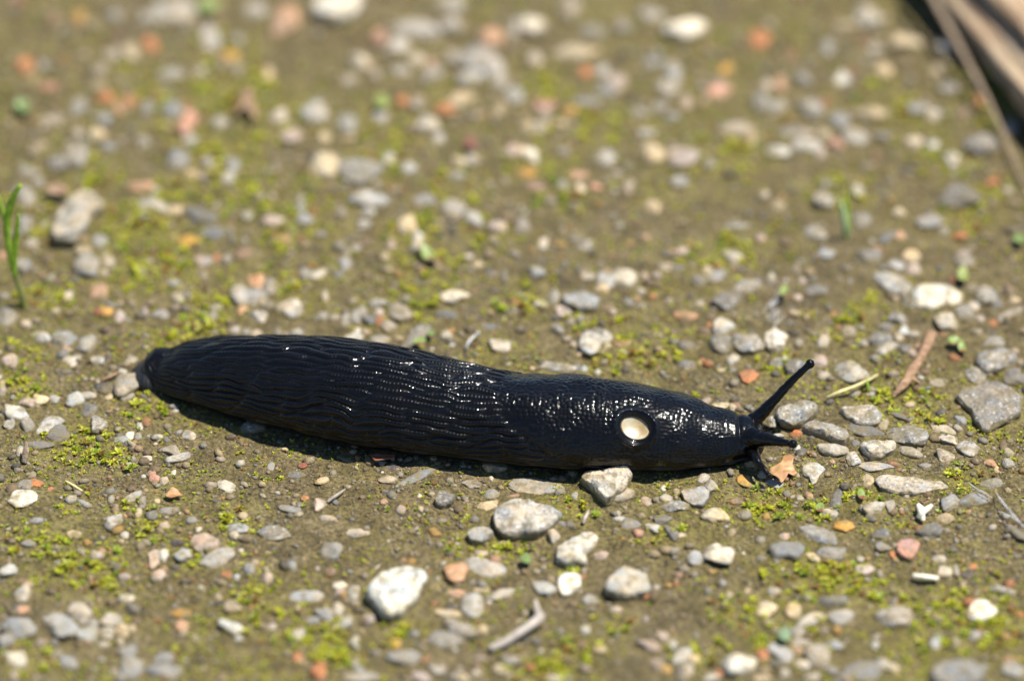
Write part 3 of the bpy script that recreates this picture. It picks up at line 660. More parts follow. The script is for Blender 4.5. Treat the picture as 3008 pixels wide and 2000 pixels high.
# ------------------------------------------------------------------ stones, pebbles and brick chips
# each entry: x, y, width, height, colour code, optional tilt; read off 16 enlarged tiles of the photograph
TILE_SCALE = 800.0 / 2323.0
TILES = {"T1": (0, 0), "T2": (750, 0), "T3": (1500, 0), "T4": (2208, 0), "T5": (0, 500), "T6": (750, 500), "T7": (1500, 500), "T8": (2208, 500),
         "B1": (0, 1000), "B2": (750, 1000), "B3": (1500, 1000), "B4": (2208, 1000), "C1": (0, 1460), "C2": (750, 1460), "C3": (1500, 1460), "C4": (2208, 1460)}
STONE_DATA = """
T1 160,25,140,70,r;460,180,130,130,n;660,170,110,150,y;770,210,120,110,t;980,150,110,100,g;1220,180,110,90,g;1480,120,340,220,T;2180,90,200,150,G;1280,400,130,140,o;1120,450,150,160,c;940,480,140,110,T;1800,340,160,210,G;2030,350,100,90,g;1960,500,160,110,y;220,580,170,150,o;380,580,100,100,g;840,610,130,110,G;1450,640,200,110,g;400,760,200,90,q;840,740,170,90,t;890,840,140,100,o;1110,870,130,120,o;1010,930,80,90,O;660,920,130,160,g;1260,920,110,120,g;1490,950,210,150,b;410,1040,240,100,T,-8;840,1170,140,140,c;1600,1080,150,220,p;1610,1200,130,80,G;1890,1060,140,140,g;300,1290,140,120,t;490,1400,160,150,b;650,1360,170,190,g;1530,1390,200,180,b;1770,1400,110,110,G;1970,1430,150,150,g;250,1480,180,130,g;2290,650,80,140,c;890,1030,100,100,B;1720,610,90,90,T;2020,600,110,100,g;1040,690,90,60,t;1230,1220,120,90,g;930,1260,120,80,g
T2 260,190,200,290,O;740,70,380,270,w;1040,330,140,170,p;1360,290,380,200,G;1210,410,220,170,W;1390,520,140,120,W;1660,230,200,160,G;2010,340,190,190,O;900,550,170,170,W;1020,640,100,120,T;1230,610,180,110,g;1510,630,180,120,b;1850,500,420,240,b;2060,620,180,280,B;1830,660,220,130,G;1740,850,230,130,c,25;1610,950,170,110,o;800,690,150,90,g;1260,880,110,110,o;1390,880,110,110,T;2200,820,150,160,G;210,1010,210,160,W,20;510,970,200,190,B;780,1070,160,150,g;1070,1010,140,110,g;310,1180,180,130,P;600,1190,120,110,c;780,1180,150,70,t;1470,1080,180,170,W;1560,1200,90,100,G;590,1440,220,190,c;900,1460,400,250,gs;1300,1440,130,100,G;1740,1390,110,110,c;1850,1380,110,110,G;2060,960,110,110,t;1700,1520,160,100,g;1140,1360,100,120,G;2200,1290,160,110,P;1650,60,280,140,T;2230,250,120,170,G;1500,550,100,80,O;130,650,120,130,c;1680,500,150,120,T
T3 510,110,220,190,T,-40;190,230,200,180,w;700,270,190,140,g;970,230,160,120,g;1200,130,210,130,G;1500,270,340,170,w,8;570,460,340,140,c;640,620,100,110,o;780,630,130,130,G;910,700,150,160,P;820,800,160,110,b;1200,550,140,100,g;1390,640,160,180,B;1330,760,170,140,G;2130,360,160,150,o;1770,780,210,160,p;1840,600,110,90,y;300,900,160,110,p;290,1000,140,100,g;510,970,140,100,y;1280,920,130,90,b;1490,890,100,120,P;1080,970,170,100,g,-20;150,1090,100,110,c;250,1110,120,120,W;650,880,200,90,g;2150,900,160,180,b;2310,740,120,150,O;1930,1110,260,110,T;2060,1190,90,140,t;1160,1140,120,90,G;1210,1320,210,190,c;1470,1350,240,180,P;170,1330,130,210,w,45;800,1360,170,130,G;450,1290,90,70,b;570,1500,160,90,O;140,1480,150,80,y;1700,1410,120,110,T;200,530,110,120,T;2190,740,110,90,T;420,1060,100,70,c;1380,1000,110,70,B
T4 1000,160,220,220,W;800,220,170,80,t;1320,380,230,150,c;1660,420,150,130,G;640,420,110,130,g;1120,620,140,120,c;770,690,120,120,w;860,620,70,70,r;1590,610,130,110,t;1690,760,170,100,b;1940,870,110,100,o;430,700,150,150,g;500,950,190,170,g;220,930,150,160,T;1000,980,300,130,c;740,1040,180,140,b;880,1180,250,130,G,-20;620,1160,110,90,c;710,1240,140,110,p;460,1260,220,130,B;590,1300,80,130,P;230,1290,180,100,W;1120,1160,180,110,b;1370,1220,160,110,W;1550,990,110,110,W;1540,1250,100,90,w;1700,1380,130,130,W;1960,1260,280,220,b;2220,1090,110,140,b;1800,970,150,100,n;330,1130,200,90,g;960,330,190,80,n;1050,420,120,90,T;340,470,80,80,r;630,890,80,80,r;1430,930,170,90,g;470,1140,120,80,T
T5 660,400,560,240,Ts,45;1210,150,230,90,O;200,230,220,130,g,-45;190,480,140,180,b;280,620,130,90,T;1240,300,110,130,T;1340,310,160,100,G,-35;1490,350,150,90,c;1700,400,260,120,d,-25;1800,540,190,100,d;1620,610,150,70,y;860,620,140,120,g;750,830,210,200,b;710,690,130,100,t;920,770,120,150,T;190,840,150,130,g;840,1040,140,130,O;580,1070,80,70,W;910,1210,100,90,y;830,1210,80,80,r;470,1200,70,60,c;1020,1250,100,110,P;1730,780,150,100,P;1850,750,60,60,o;1930,770,100,90,g;2070,1070,180,210,Gs;2180,960,130,140,O;2190,1110,170,150,gs;2070,1200,80,80,O;2195,1260,150,130,Gs;1520,1090,100,80,W;1830,1240,120,80,b,30;1840,1180,100,60,T;1370,1240,120,80,b;1490,970,110,80,b;1540,1010,50,50,c;1520,1290,70,60,O;60,1270,170,160,gs;220,1320,90,70,T;350,1430,170,110,Gs;570,1450,210,150,gs;740,1500,150,150,G;560,1520,70,60,O;1990,1370,100,80,G;2100,1380,70,60,g;2190,1390,100,60,T;2110,400,90,90,G;1940,80,100,120,G;1730,60,90,60,G;1630,50,120,80,t;20,740,60,60,p;1220,400,120,60,g;700,590,130,90,t;880,880,80,60,T;420,930,80,60,g;330,110,90,90,G;2080,720,150,110,n
T6 960,260,310,150,B;1430,270,190,120,b;1690,370,200,200,T;1870,420,160,120,G,-40;1290,490,150,160,c;1390,620,100,150,W;420,430,140,110,G;390,320,90,100,g;390,250,80,90,g;230,600,140,80,O,-15;700,660,120,120,g;860,660,90,70,g;940,620,90,90,n;770,800,100,130,b;700,900,80,90,d;540,900,140,90,W,25;430,890,100,100,b;130,1000,120,140,g,-40;1100,730,70,80,c;290,1190,210,150,Ws;1050,1140,150,80,gs;1240,1230,180,140,T;1060,1290,80,90,o;910,1210,80,90,T;860,1260,90,110,g;970,1280,110,110,ds;1140,1350,120,100,T;780,1280,90,110,g;580,1250,110,80,g;670,1260,100,60,T;1050,1210,80,60,P;1710,1070,290,105,w,3;840,1430,150,100,W;1060,1470,160,100,T;1370,1430,270,120,gs,42;1630,1410,100,70,W;2090,1510,160,110,W;1900,810,100,60,c;2230,1190,70,50,P;350,1390,110,70,T;870,1370,60,60,w;940,1380,70,50,P;1640,1240,180,80,d;1990,1340,150,60,d;2060,490,150,130,P;2270,480,130,150,b;160,440,150,100,P;40,1130,120,140,gs;40,1270,130,120,Gs;600,1080,60,100,T;120,1160,90,80,g;930,470,100,90,G;1410,840,80,90,n;2120,900,50,130,d;960,370,110,90,G;2000,890,60,90,d;1160,640,60,80,P
T7 220,150,150,100,p;440,150,100,110,b;600,165,100,100,W;720,150,90,70,p;1010,150,90,110,P;1440,100,150,100,b;1210,330,130,130,c;280,630,90,120,W,-25;420,630,80,60,y;630,660,140,70,g;560,600,110,60,b;1950,480,240,50,b;2280,310,140,110,t;1880,750,170,90,W,-15;1680,870,90,90,c;1600,960,110,100,d;1770,910,190,90,b,30;2020,1010,230,120,gs;1860,1120,230,140,ds,12;220,870,140,110,g;660,910,120,90,T;800,960,150,140,G;770,1010,110,110,c;960,940,210,150,Ws;820,880,70,60,c;600,1120,310,180,bs;450,1210,130,120,P,-35;360,1090,90,130,T;250,1150,120,70,G;1330,830,130,70,T;1220,1080,80,60,o;1080,1110,50,50,O;1010,1140,80,80,b;1110,1040,80,60,T;820,1180,100,90,n;870,1210,60,60,T;510,1290,80,60,g;590,1270,70,70,g;390,1330,90,50,d;1500,1250,190,95,O,-8;1620,1140,90,50,T;1820,1350,170,150,Ws;1650,1380,110,70,n;1790,1490,160,160,ds;2030,1480,240,170,gs;2260,1470,180,180,ws;670,1470,200,220,B;810,1420,110,110,W;950,1480,130,80,O;820,1500,60,50,c;540,1490,60,50,T;1260,1410,80,40,G;1500,1500,130,80,d;50,1190,70,60,P;1690,1330,50,50,o;1140,910,70,60,P;1240,900,80,60,P;1460,690,90,60,P;1380,700,60,50,O;1160,580,60,50,O;720,1400,120,90,d;1430,830,120,50,d
T8 610,270,160,150,T;550,540,180,140,T;640,720,140,90,B;1010,730,190,100,d;940,440,150,140,g;1260,370,110,80,c;1520,450,200,120,b;1160,570,70,170,d,-60;1270,570,110,90,O;1780,560,150,100,o;1770,230,300,220,d;1360,740,140,110,c;1230,820,130,110,B;1380,860,120,100,P;1180,950,250,140,Gs,-20;1580,1090,400,220,w;1310,1030,100,120,g;1340,1140,140,100,ds;1820,790,160,100,b;1810,720,120,60,P;1720,950,70,60,r;1860,1010,110,90,gs;2000,1080,160,160,Gs;2090,1150,110,90,d;1890,1160,90,90,G;1820,1230,160,140,gs;1660,1300,180,150,Ws;2200,1030,90,90,n;2240,1120,90,70,c;1940,1270,80,60,P;2200,1230,220,60,g,25;2060,1310,70,60,o;1250,1270,140,110,gs;1140,1350,130,80,ds;1290,1370,90,90,w;1380,1400,110,70,g;1090,1460,190,150,gs;610,1450,100,140,T;820,1390,120,80,g;960,1470,60,60,g;560,1030,180,90,d;2060,1480,170,110,g;1260,1430,100,90,T;1320,1530,130,70,d;910,170,90,110,W;80,580,90,80,P;700,1220,40,30,o;2060,110,100,80,o;1630,1400,50,35,o;390,1090,70,50,P;740,1340,50,40,o;1640,520,90,80,T;430,950,70,60,P
B1 90,190,130,110,P;670,140,110,70,g;840,170,110,90,Gs;610,195,150,75,W;1135,170,90,90,W;1045,265,70,40,w;1100,370,210,180,T;890,410,150,110,k;1065,480,140,90,T;920,490,110,60,c;230,540,160,100,P;350,515,130,90,c;460,510,90,70,G;640,520,140,110,W;750,590,150,120,d,20;130,620,200,130,W,-25;100,715,120,90,G;230,730,120,130,b;410,730,230,130,B,35;490,800,190,130,d;330,900,230,70,d;850,730,130,140,Gs;1040,850,130,60,B;1110,820,80,70,w;1175,825,60,60,G;1610,815,110,80,Gs;1465,940,140,100,T;1520,1005,190,80,G,15;1230,1025,130,65,W,12;1100,1055,90,50,T;2160,740,190,120,gs;1320,1190,90,90,p;1400,1200,70,70,T;1930,1245,150,100,W,-25;1140,1340,150,75,b,25;1340,1370,50,40,c;300,1225,130,80,o;215,1245,140,80,b;430,1270,50,40,o;180,1355,230,130,ws;990,1525,140,100,B;1290,1500,100,70,d;1180,1470,60,80,c;720,1390,130,45,G,-28;2310,1080,60,70,G;1640,1530,100,60,b;2070,1500,80,60,c;30,370,70,50,c;20,440,70,80,P;170,950,60,80,G;1420,840,60,50,d;310,1540,110,60,b;740,470,150,60,T;1480,1125,40,45,w;1430,1460,150,70,b;200,210,90,60,n;1500,600,60,40,W
B2 1090,1050,60,50,W;1170,1085,140,75,k;770,1015,150,45,d,-18;875,1005,40,40,o;400,1070,80,50,r;135,1085,80,60,G;570,1200,110,50,c,15;1380,1170,340,60,b,27;1130,1190,150,60,T;1620,1360,165,150,ds;1840,1230,150,80,g;2040,1090,180,85,c;2010,1320,130,80,g;1990,1420,180,90,c;550,1400,120,110,P;300,1440,200,65,b,-12;425,1350,60,50,o;620,1520,130,60,T;680,1380,60,50,d;1240,1450,80,80,P;1100,1380,60,50,O;1870,1525,70,50,d;1410,1440,50,50,c;1400,1330,35,35,w;370,1400,45,50,d;250,930,60,40,c;2010,1170,40,40,c;340,1150,160,60,d;360,795,40,30,O;980,1020,90,90,n;850,900,60,40,c
B3 390,245,300,95,Ts,-5;560,235,90,80,d;630,250,60,60,G;190,240,60,40,c;2030,310,180,125,o;1880,180,80,100,W;1800,255,80,40,c;1500,210,150,70,d;1620,190,60,50,P;1890,250,60,50,d;800,1225,420,280,Ws,12;200,1250,520,160,T;70,1335,230,40,p;139,1510,560,345,Gs;1565,1310,250,190,B;1710,1250,100,110,T;1640,1180,110,80,T;1390,1420,230,120,gs;1320,1350,100,80,W;1740,1500,220,130,c;2000,1205,120,100,y;1160,1370,90,80,P;1310,1260,50,45,w;1300,1530,140,80,d;2000,1500,90,80,b;2180,1500,60,60,y;2150,1150,80,60,W;2250,1230,140,80,G;1660,520,90,60,P;1790,560,160,60,c;1900,580,70,70,c;2060,1050,140,90,t;2240,700,90,100,W;1910,1370,130,70,n;940,1530,120,60,G;550,1330,70,60,G;1420,1290,60,50,c;900,1320,280,120,T
B4 210,200,110,90,ds;290,180,70,90,W;390,250,200,130,ds;570,180,130,100,P;860,290,270,180,Ws;1060,160,90,60,b;1150,80,190,80,W,15;1320,75,130,60,d;1375,110,80,70,P;2090,170,340,210,bs,10;1910,310,150,140,gs;2240,330,170,130,d;2030,550,540,430,bs;380,630,350,205,gs,10;630,785,400,140,gs,-15;920,650,340,210,Ts;960,780,330,100,d,-15;1320,815,360,165,bs,-8;1130,730,90,95,c;1070,930,310,170,Ws;880,890,70,70,d;870,1020,110,110,Ws;1060,1080,280,85,G;700,930,240,140,T;1350,960,190,90,g,-15;1680,850,170,90,W,-12;1640,760,190,85,T,-15;1790,690,110,90,b;1850,940,180,130,Bs;1660,1010,140,150,Ts;1580,370,120,70,T;1350,550,80,60,c;390,810,120,70,o;520,1120,200,170,W;195,1230,150,90,G;1360,1235,620,150,Ws,-8;990,1200,90,100,c;2030,1050,120,65,O,-10;2090,1100,50,60,c;2190,965,90,80,c;2190,1060,100,90,G;1750,1110,60,60,W;2040,1240,180,90,g;1480,1075,110,40,b;1690,1385,180,120,b,20;1880,1370,260,110,b,8;1040,1440,170,100,W,15;660,1480,120,85,W,-20;490,1330,90,60,O,-40;720,1370,90,170,d,-25;1180,1420,90,100,g;1650,1520,150,90,t;170,720,100,110,W;220,810,100,50,W;400,1150,60,50,c;690,1035,50,40,O;1760,745,70,70,T;300,1310,60,60,d;410,1345,60,60,G;480,860,50,40,O;2150,900,60,90,n;1240,640,170,40,d,-25
C1 60,640,150,110,W;210,840,150,150,W;200,970,100,80,O;150,1130,270,180,b,-20;490,1090,320,160,G,-22;680,1000,190,180,G;790,1090,90,90,b;950,1060,180,110,W;910,1170,110,100,W;1050,1150,130,120,c;1120,1120,80,70,c;740,1190,170,130,W;50,1240,130,130,b;880,1260,110,60,G;1090,1320,150,80,b;150,1410,220,140,W,-35;590,1420,140,100,b;480,1350,120,90,T;1130,1470,190,190,b;1030,1530,90,80,G;120,1520,70,90,P;1075,875,130,80,W;1980,950,160,130,T;1970,1110,180,110,W,-28;1860,860,70,70,c;1530,1000,190,70,y;1550,1100,110,100,O;1350,660,110,80,P;1390,500,80,100,w;1310,540,90,140,P;1560,500,130,120,B;1500,390,120,80,k;1750,400,220,140,P;1860,540,260,140,G,22;1410,250,100,80,P;2020,270,170,80,G;2000,330,80,70,c;640,320,130,90,c;700,470,90,70,b;240,390,120,60,b;830,500,110,80,P;2130,620,100,100,b;2280,690,90,90,P;1940,660,90,60,o;2020,690,60,60,G;1060,680,100,70,P;1660,200,90,80,b;1060,320,70,60,W;2060,160,80,60,c;1400,1500,290,130,b;1380,1380,180,110,b;1720,775,60,50,c;100,370,70,40,k;360,1240,90,60,P;740,880,80,50,g;190,720,130,50,n
C2 170,310,260,115,bs;880,310,180,75,T;650,470,170,150,b;1210,820,480,360,ws,42;1910,330,210,135,B;1700,650,230,180,O;1950,610,310,150,B,-15;1720,825,160,65,O,-10;1850,940,180,180,G;1750,1140,280,150,Gs,-20;1620,1220,250,130,g;1940,1140,90,80,c;1940,795,140,70,t;2100,830,280,75,B,12;1640,990,220,55,c,-6;450,860,260,105,G;720,760,120,70,W;730,820,90,90,P;850,820,130,90,W,20;820,900,90,60,c;600,1000,180,100,b,-15;720,970,130,100,W;490,1050,160,65,b;770,1070,100,140,W,-50;680,1100,160,65,c;360,1190,130,110,B;145,1105,70,60,W;100,690,110,90,P,-35;310,590,80,80,b;980,1030,100,80,P;640,640,90,70,n;1560,1480,130,75,W;1420,1540,170,80,P,-20;900,1540,260,90,T;1770,1530,100,90,c;1880,1500,90,80,W;2090,1480,130,90,c;1450,1390,100,70,o;540,1510,130,140,o;370,1370,90,80,o;1200,1250,80,75,y;1920,1380,100,60,P;1270,1390,260,130,g;1940,480,140,55,P;850,1420,60,70,G;880,1470,80,60,G
C3 570,450,360,220,w,48;510,740,200,200,w;290,780,200,110,G;1000,740,390,250,Wc;380,350,120,120,T;770,510,110,90,P;1770,500,230,160,ws;1590,520,160,110,G;1380,310,150,95,d,-30;1090,310,90,80,p;1020,240,160,110,b;1950,1430,260,200,w;2150,1350,100,100,o;1800,1490,90,80,o;1310,1190,130,100,P;1180,1270,180,75,P,-15;1380,1270,80,80,W;1470,1350,200,100,G,30;1580,1370,110,80,c;1500,1480,130,120,T;1330,1470,100,80,y;1250,1420,120,75,P;635,1135,80,70,W;760,1300,110,70,c;2170,960,180,110,c;2260,810,90,80,T;1860,830,60,50,c;2020,800,60,50,c;1240,780,60,60,T;1210,270,110,80,Gs;1440,330,120,50,W;370,1550,180,70,G;1700,1530,260,70,G;900,970,100,60,P;680,880,160,90,g;550,660,60,50,W
C4 570,330,320,135,b,-14;300,450,320,160,b;680,490,220,150,b;530,510,140,85,c,-15;275,340,90,70,P;960,620,150,90,P;1330,450,210,180,p;1210,490,60,80,o;1130,425,130,90,b;1510,310,200,150,d;1480,350,80,80,G;1100,310,140,80,d;1600,535,110,70,G;1650,640,110,90,W;1740,630,60,90,T;1890,590,110,45,o,22;1840,660,100,90,k;2140,800,240,75,b,-12;1960,970,260,190,w;2250,310,210,110,d,-28;780,260,160,110,y;760,1030,210,110,B;510,1060,260,100,W,15;350,980,120,120,c;130,960,170,120,c;680,890,250,120,d;1210,1040,270,190,Ts;560,1370,190,200,T;250,1330,220,140,B,-28;90,1350,110,100,o;400,1310,100,80,O;380,1160,130,100,b;410,1250,160,75,G;710,1260,140,80,B;950,1500,320,160,b;1110,1420,110,90,B;1190,1470,110,110,c;1760,1490,480,260,b;2230,1480,200,140,T;2190,1390,80,70,O;1580,1230,90,140,B,-40;1900,1180,100,80,G;1730,1240,80,80,P;290,1500,90,100,W;520,1540,120,70,G;90,1550,140,60,c;420,1430,140,75,W;690,1480,110,70,b;1790,740,70,40,c;930,525,60,60,W;190,810,120,70,g;1050,1270,70,70,W;2290,1000,60,60,o;1060,1190,60,50,G
"""
COLOURS = {  # base colour and its everyday name
    'g': ((0.31, 0.298, 0.272), "grey"), 'G': ((0.43, 0.415, 0.385), "pale grey"), 'd': ((0.165, 0.165, 0.165), "dark grey"),
    'b': ((0.285, 0.282, 0.275), "blue grey"), 'B': ((0.425, 0.42, 0.405), "pale blue grey"), 'w': ((0.80, 0.755, 0.65), "white"),
    'W': ((0.54, 0.505, 0.435), "off-white"), 'c': ((0.58, 0.48, 0.32), "cream"), 't': ((0.38, 0.31, 0.20), "tan"), 'T': ((0.42, 0.375, 0.31), "taupe"),
    'o': ((0.48, 0.185, 0.075), "orange"), 'O': ((0.55, 0.32, 0.20), "pale orange"), 'p': ((0.52, 0.28, 0.22), "pink"), 'P': ((0.48, 0.385, 0.33), "pinkish"),
    'r': ((0.28, 0.085, 0.055), "dark red"), 'q': ((0.36, 0.17, 0.13), "dull red"), 'k': ((0.07, 0.06, 0.065), "blackish"), 'y': ((0.50, 0.28, 0.06), "ochre"), 'n': ((0.20, 0.13, 0.085), "brown")}

def ico(sub):
    import bmesh
    bm = bmesh.new(); bmesh.ops.create_icosphere(bm, subdivisions=sub, radius=1.0)
    V = np.array([v.co[:] for v in bm.verts]); F = np.array([[v.index for v in f.verts] for f in bm.faces]); bm.free()
    return V / np.linalg.norm(V, axis=1)[:, None], F
ICO = {s: ico(s) for s in (1, 2, 3, 4, 5, 6)}

def pebble_shape(sub, r, roundness, rough):
    """a unit stone: a sphere cut by random planes with worn edges"""
    N, F = ICO[sub]
    k = int(r.integers(9, 15))
    Q = r.normal(size=(k, 3)); Q /= np.linalg.norm(Q, axis=1)[:, None]
    dist = r.uniform(0.62, 0.95, k)
    dp = N @ Q.T
    rad = np.where(dp > 0.05, dist[None] / np.maximum(dp, 0.05), 9.0)
    sharp = 9.0 + 26.0 * (1 - roundness)
    rad = np.minimum(rad, 1.25)
    rm = (np.mean(rad ** -sharp, axis=1) * k) ** (-1 / sharp)
    rr = rm * (1 - roundness * 0.55) + roundness * 0.55 * 0.9
    o = r.uniform(0, 99, 3)
    rr = rr * (1 + rough * (0.75 * vnoise(N * 1.7 + o, 61) + 0.4 * vnoise(N * 4.2 + o, 62) + (0.22 * vnoise(N * 9.0 + o, 63) if sub >= 4 else 0)))
    V = N * rr[:, None]
    lo, hi = V.min(0), V.max(0)
    return (V - (lo + hi) / 2) / ((hi - lo) / 2), F

STONES = []
for line in STONE_DATA.strip().splitlines():
    key, rest = line.split(" ", 1); ox, oy = TILES[key]
    for it in rest.split(";"):
        f = it.split(",")
        STONES.append(dict(x=ox + float(f[0]) * TILE_SCALE, y=oy + float(f[1]) * TILE_SCALE, w=float(f[2]) * TILE_SCALE, h=float(f[3]) * TILE_SCALE,
                           code=f[4][0], speck='s' in f[4][1:], ang=float(f[5]) if len(f) > 5 else 0.0))
# the tiles overlap a little: drop a second reading of the same stone
keep = []
for s in STONES:
    dup = [k for k in keep if math.hypot(k['x'] - s['x'], k['y'] - s['y']) < 0.33 * min(max(k['w'], k['h']), max(s['w'], s['h'])) and k['code'] in (s['code'], s['code'].swapcase()) and 0.5 < (k['w'] * k['h']) / (s['w'] * s['h']) < 2.0]
    if not dup: keep.append(s)
STONES = keep
for s in STONES:
    s['size'] = math.sqrt(s['w'] * s['h'])
    s['kind'] = 'brick_chip' if s['code'] in 'oOrq' else ('stone' if s['size'] > 47 else 'pebble')

def solve_axes(s, flat):
    """photo ellipse -> half axes and turn on the ground, metres"""
    P0 = at(s['x'], s['y'], 0.0); m = mpp(P0)
    a, b = s['w'] / 2 * m * 1.22, s['h'] / 2 * m * 1.22
    th = math.radians(s['ang'])
    if s['ang']:   # listed width is along the tilt
        pass
    R = np.array([[math.cos(th), -math.sin(th)], [math.sin(th), math.cos(th)]])
    S = R @ np.diag([a * a, b * b]) @ R.T
    c = flat * min(a, b) * 1.15
    syy = max(S[1, 1] - (c * cE) ** 2, 0.35 * S[1, 1])
    G = np.array([[S[0, 0], S[0, 1] / sE], [S[1, 0] / sE, syy / sE**2]])
    ev, vec = np.linalg.eigh(G)
    ev = np.maximum(ev, (0.25 * a) ** 2)
    return math.sqrt(ev[1]), math.sqrt(ev[0]), c, math.atan2(vec[1, 1], vec[0, 1])

OUTLINES = '''
B4 0.22 0.5:1750,480 1790,400 1900,390 2000,350 2110,345 2200,400 2270,470 2295,560 2290,640 2200,690 2100,730 2010,780 1960,770 1900,700 1870,620 1800,560
B3 0.50 0.5:600,1180 640,1125 760,1110 880,1095 960,1068 1010,1090 1025,1140 1010,1210 970,1290 900,1340 850,1390 810,1395 740,1340 680,1280 620,1230
C3 0.40 0.4:-138,230 -120,130 -60,60 10,20 90,10 180,40 280,90 370,130 425,185 390,230 320,290 230,340 120,345 20,350 -60,330 -120,290
C2 0.50 0.4:950,850 1020,720 1100,650 1200,600 1320,580 1420,600 1460,660 1440,740 1400,850 1370,930 1300,960 1250,1010 1150,1050 1080,1030 1040,960 980,910
C3 0.50 0.4:390,570 400,450 470,390 560,350 620,290 700,300 750,360 730,430 690,480 640,520 650,600 560,600 470,600
C3 0.55 0.5:400,780 410,680 450,640 560,640 600,680 600,780 560,820 500,850 440,855
C3 0.45 0.4:800,820 810,760 860,720 900,640 960,590 1040,580 1090,620 1150,670 1170,740 1200,810 1150,850 1020,865 900,860
B4 0.45 0.3:1050,1220 1080,1160 1130,1145 1260,1160 1400,1175 1520,1190 1620,1210 1670,1250 1650,1285 1540,1290 1450,1310 1380,1330 1280,1335 1180,1310 1100,1290
T8 0.30 0.3:1370,1080 1400,1010 1470,965 1600,960 1680,980 1740,1040 1790,1100 1760,1150 1690,1170 1640,1150 1570,1200 1470,1195 1400,1170
T5 0.55 0.5:445,580 490,460 540,350 620,240 700,180 780,170 830,220 880,270 885,370 800,410 770,470 720,560 650,620 560,635 480,625
B4 0.50 0.5:200,660 240,590 320,550 430,520 510,530 560,590 550,650 480,690 430,735 340,740 250,725
B4 0.50 0.4:425,770 450,710 540,690 620,700 720,735 800,780 830,850 790,900 700,880 620,850 520,825 460,810
B4 0.40 0.3:745,610 770,565 900,555 1040,550 1080,590 1110,660 1080,720 1010,750 930,750 860,720 800,680
B4 0.45 0.4:1135,805 1180,760 1280,730 1380,735 1470,775 1505,840 1470,890 1380,905 1290,890 1200,860
B4 0.50 0.4:920,930 950,870 1010,830 1070,850 1120,880 1180,870 1230,900 1230,950 1170,985 1100,1010 1010,1020 960,980
B4 0.40 0.4:1905,220 1930,140 2010,90 2110,60 2200,90 2260,160 2240,220 2150,260 2070,285 2000,290 1940,260
T2 0.50 0.4:480,150 520,40 560,-60 900,-60 920,30 870,140 800,190 690,215 580,190
T6 0.40 0.3:1565,1075 1600,1040 1660,1015 1720,1025 1790,1025 1850,1070 1800,1100 1740,1110 1690,1140 1630,1130 1590,1110
B3 0.35 0.4:1940,295 1980,255 2060,245 2120,300 2080,350 2030,380 1990,370
B4 0.40 0.3:420,1130 440,1070 500,1035 560,1040 610,1080 630,1110 580,1160 550,1230 510,1245 490,1180 440,1160
C4 0.50 0.4:1530,1560 1560,1450 1640,1390 1750,1370 1840,1390 1910,1460 1990,1560 1900,1640 1700,1660 1580,1640
C4 0.40 0.4:1835,1020 1870,930 1910,870 1970,860 2030,900 2095,980 2040,1040 1960,1065 1890,1060
C4 0.40 0.3:135,460 180,410 270,370 370,370 450,410 440,490 390,540 290,520 200,540
C4 0.55 0.5:1230,440 1260,370 1350,350 1420,370 1435,420 1410,490 1360,550 1290,530 1240,490
C2 0.55 0.5:1600,620 1620,560 1700,540 1790,570 1830,620 1800,680 1770,730 1700,750 1630,710
C2 0.50 0.4:1805,330 1830,290 1900,250 1970,250 2020,300 2030,340 1960,390 1890,400 1830,380
B1 0.34 0.8:975,430 990,330 1050,280 1150,272 1215,322 1222,385 1140,445 1060,490 990,485
B3 0.40 0.4:1450,1300 1480,1250 1570,1235 1650,1235 1690,1300 1690,1360 1640,1420 1560,1420 1480,1370
B3 0.20 0.2:-40,1250 30,1180 180,1165 320,1190 450,1250 470,1280 340,1310 200,1320 60,1300
B2 0.60 0.6:1530,1380 1560,1310 1620,1275 1680,1300 1700,1360 1670,1410 1600,1430 1550,1420
T7 0.45 0.4:430,1120 450,1050 530,1030 640,1035 720,1065 760,1120 730,1190 640,1215 540,1200 460,1160
T7 0.45 0.5:580,1510 600,1420 650,1370 720,1370 770,1420 775,1500 750,1560 680,1590 610,1560
T2 0.40 0.3:710,1470 730,1390 830,1360 960,1370 1060,1410 1115,1460 1040,1530 950,1580 880,1600 780,1570
'''
for line in OUTLINES.strip().splitlines():
    head, pts = line.split(":"); key, hf, lf = head.split()
    ox, oy = TILES[key]
    poly = np.array([[float(q) for q in p.split(",")] for p in pts.split()]) * TILE_SCALE + (ox, oy)
    lo, hi = poly.min(0), poly.max(0); c = (lo + hi) / 2
    s = min(STONES, key=lambda q: math.hypot(q['x'] - c[0], q['y'] - c[1]))
    s.update(x=c[0], y=c[1], w=hi[0] - lo[0], h=hi[1] - lo[1], poly=poly - c, hf=float(hf), lift=float(lf), ang=0.0)
    s['size'] = math.sqrt(s['w'] * s['h']); s['kind'] = 'brick_chip' if s['code'] in 'oOrq' else ('stone' if s['size'] > 47 else 'pebble')

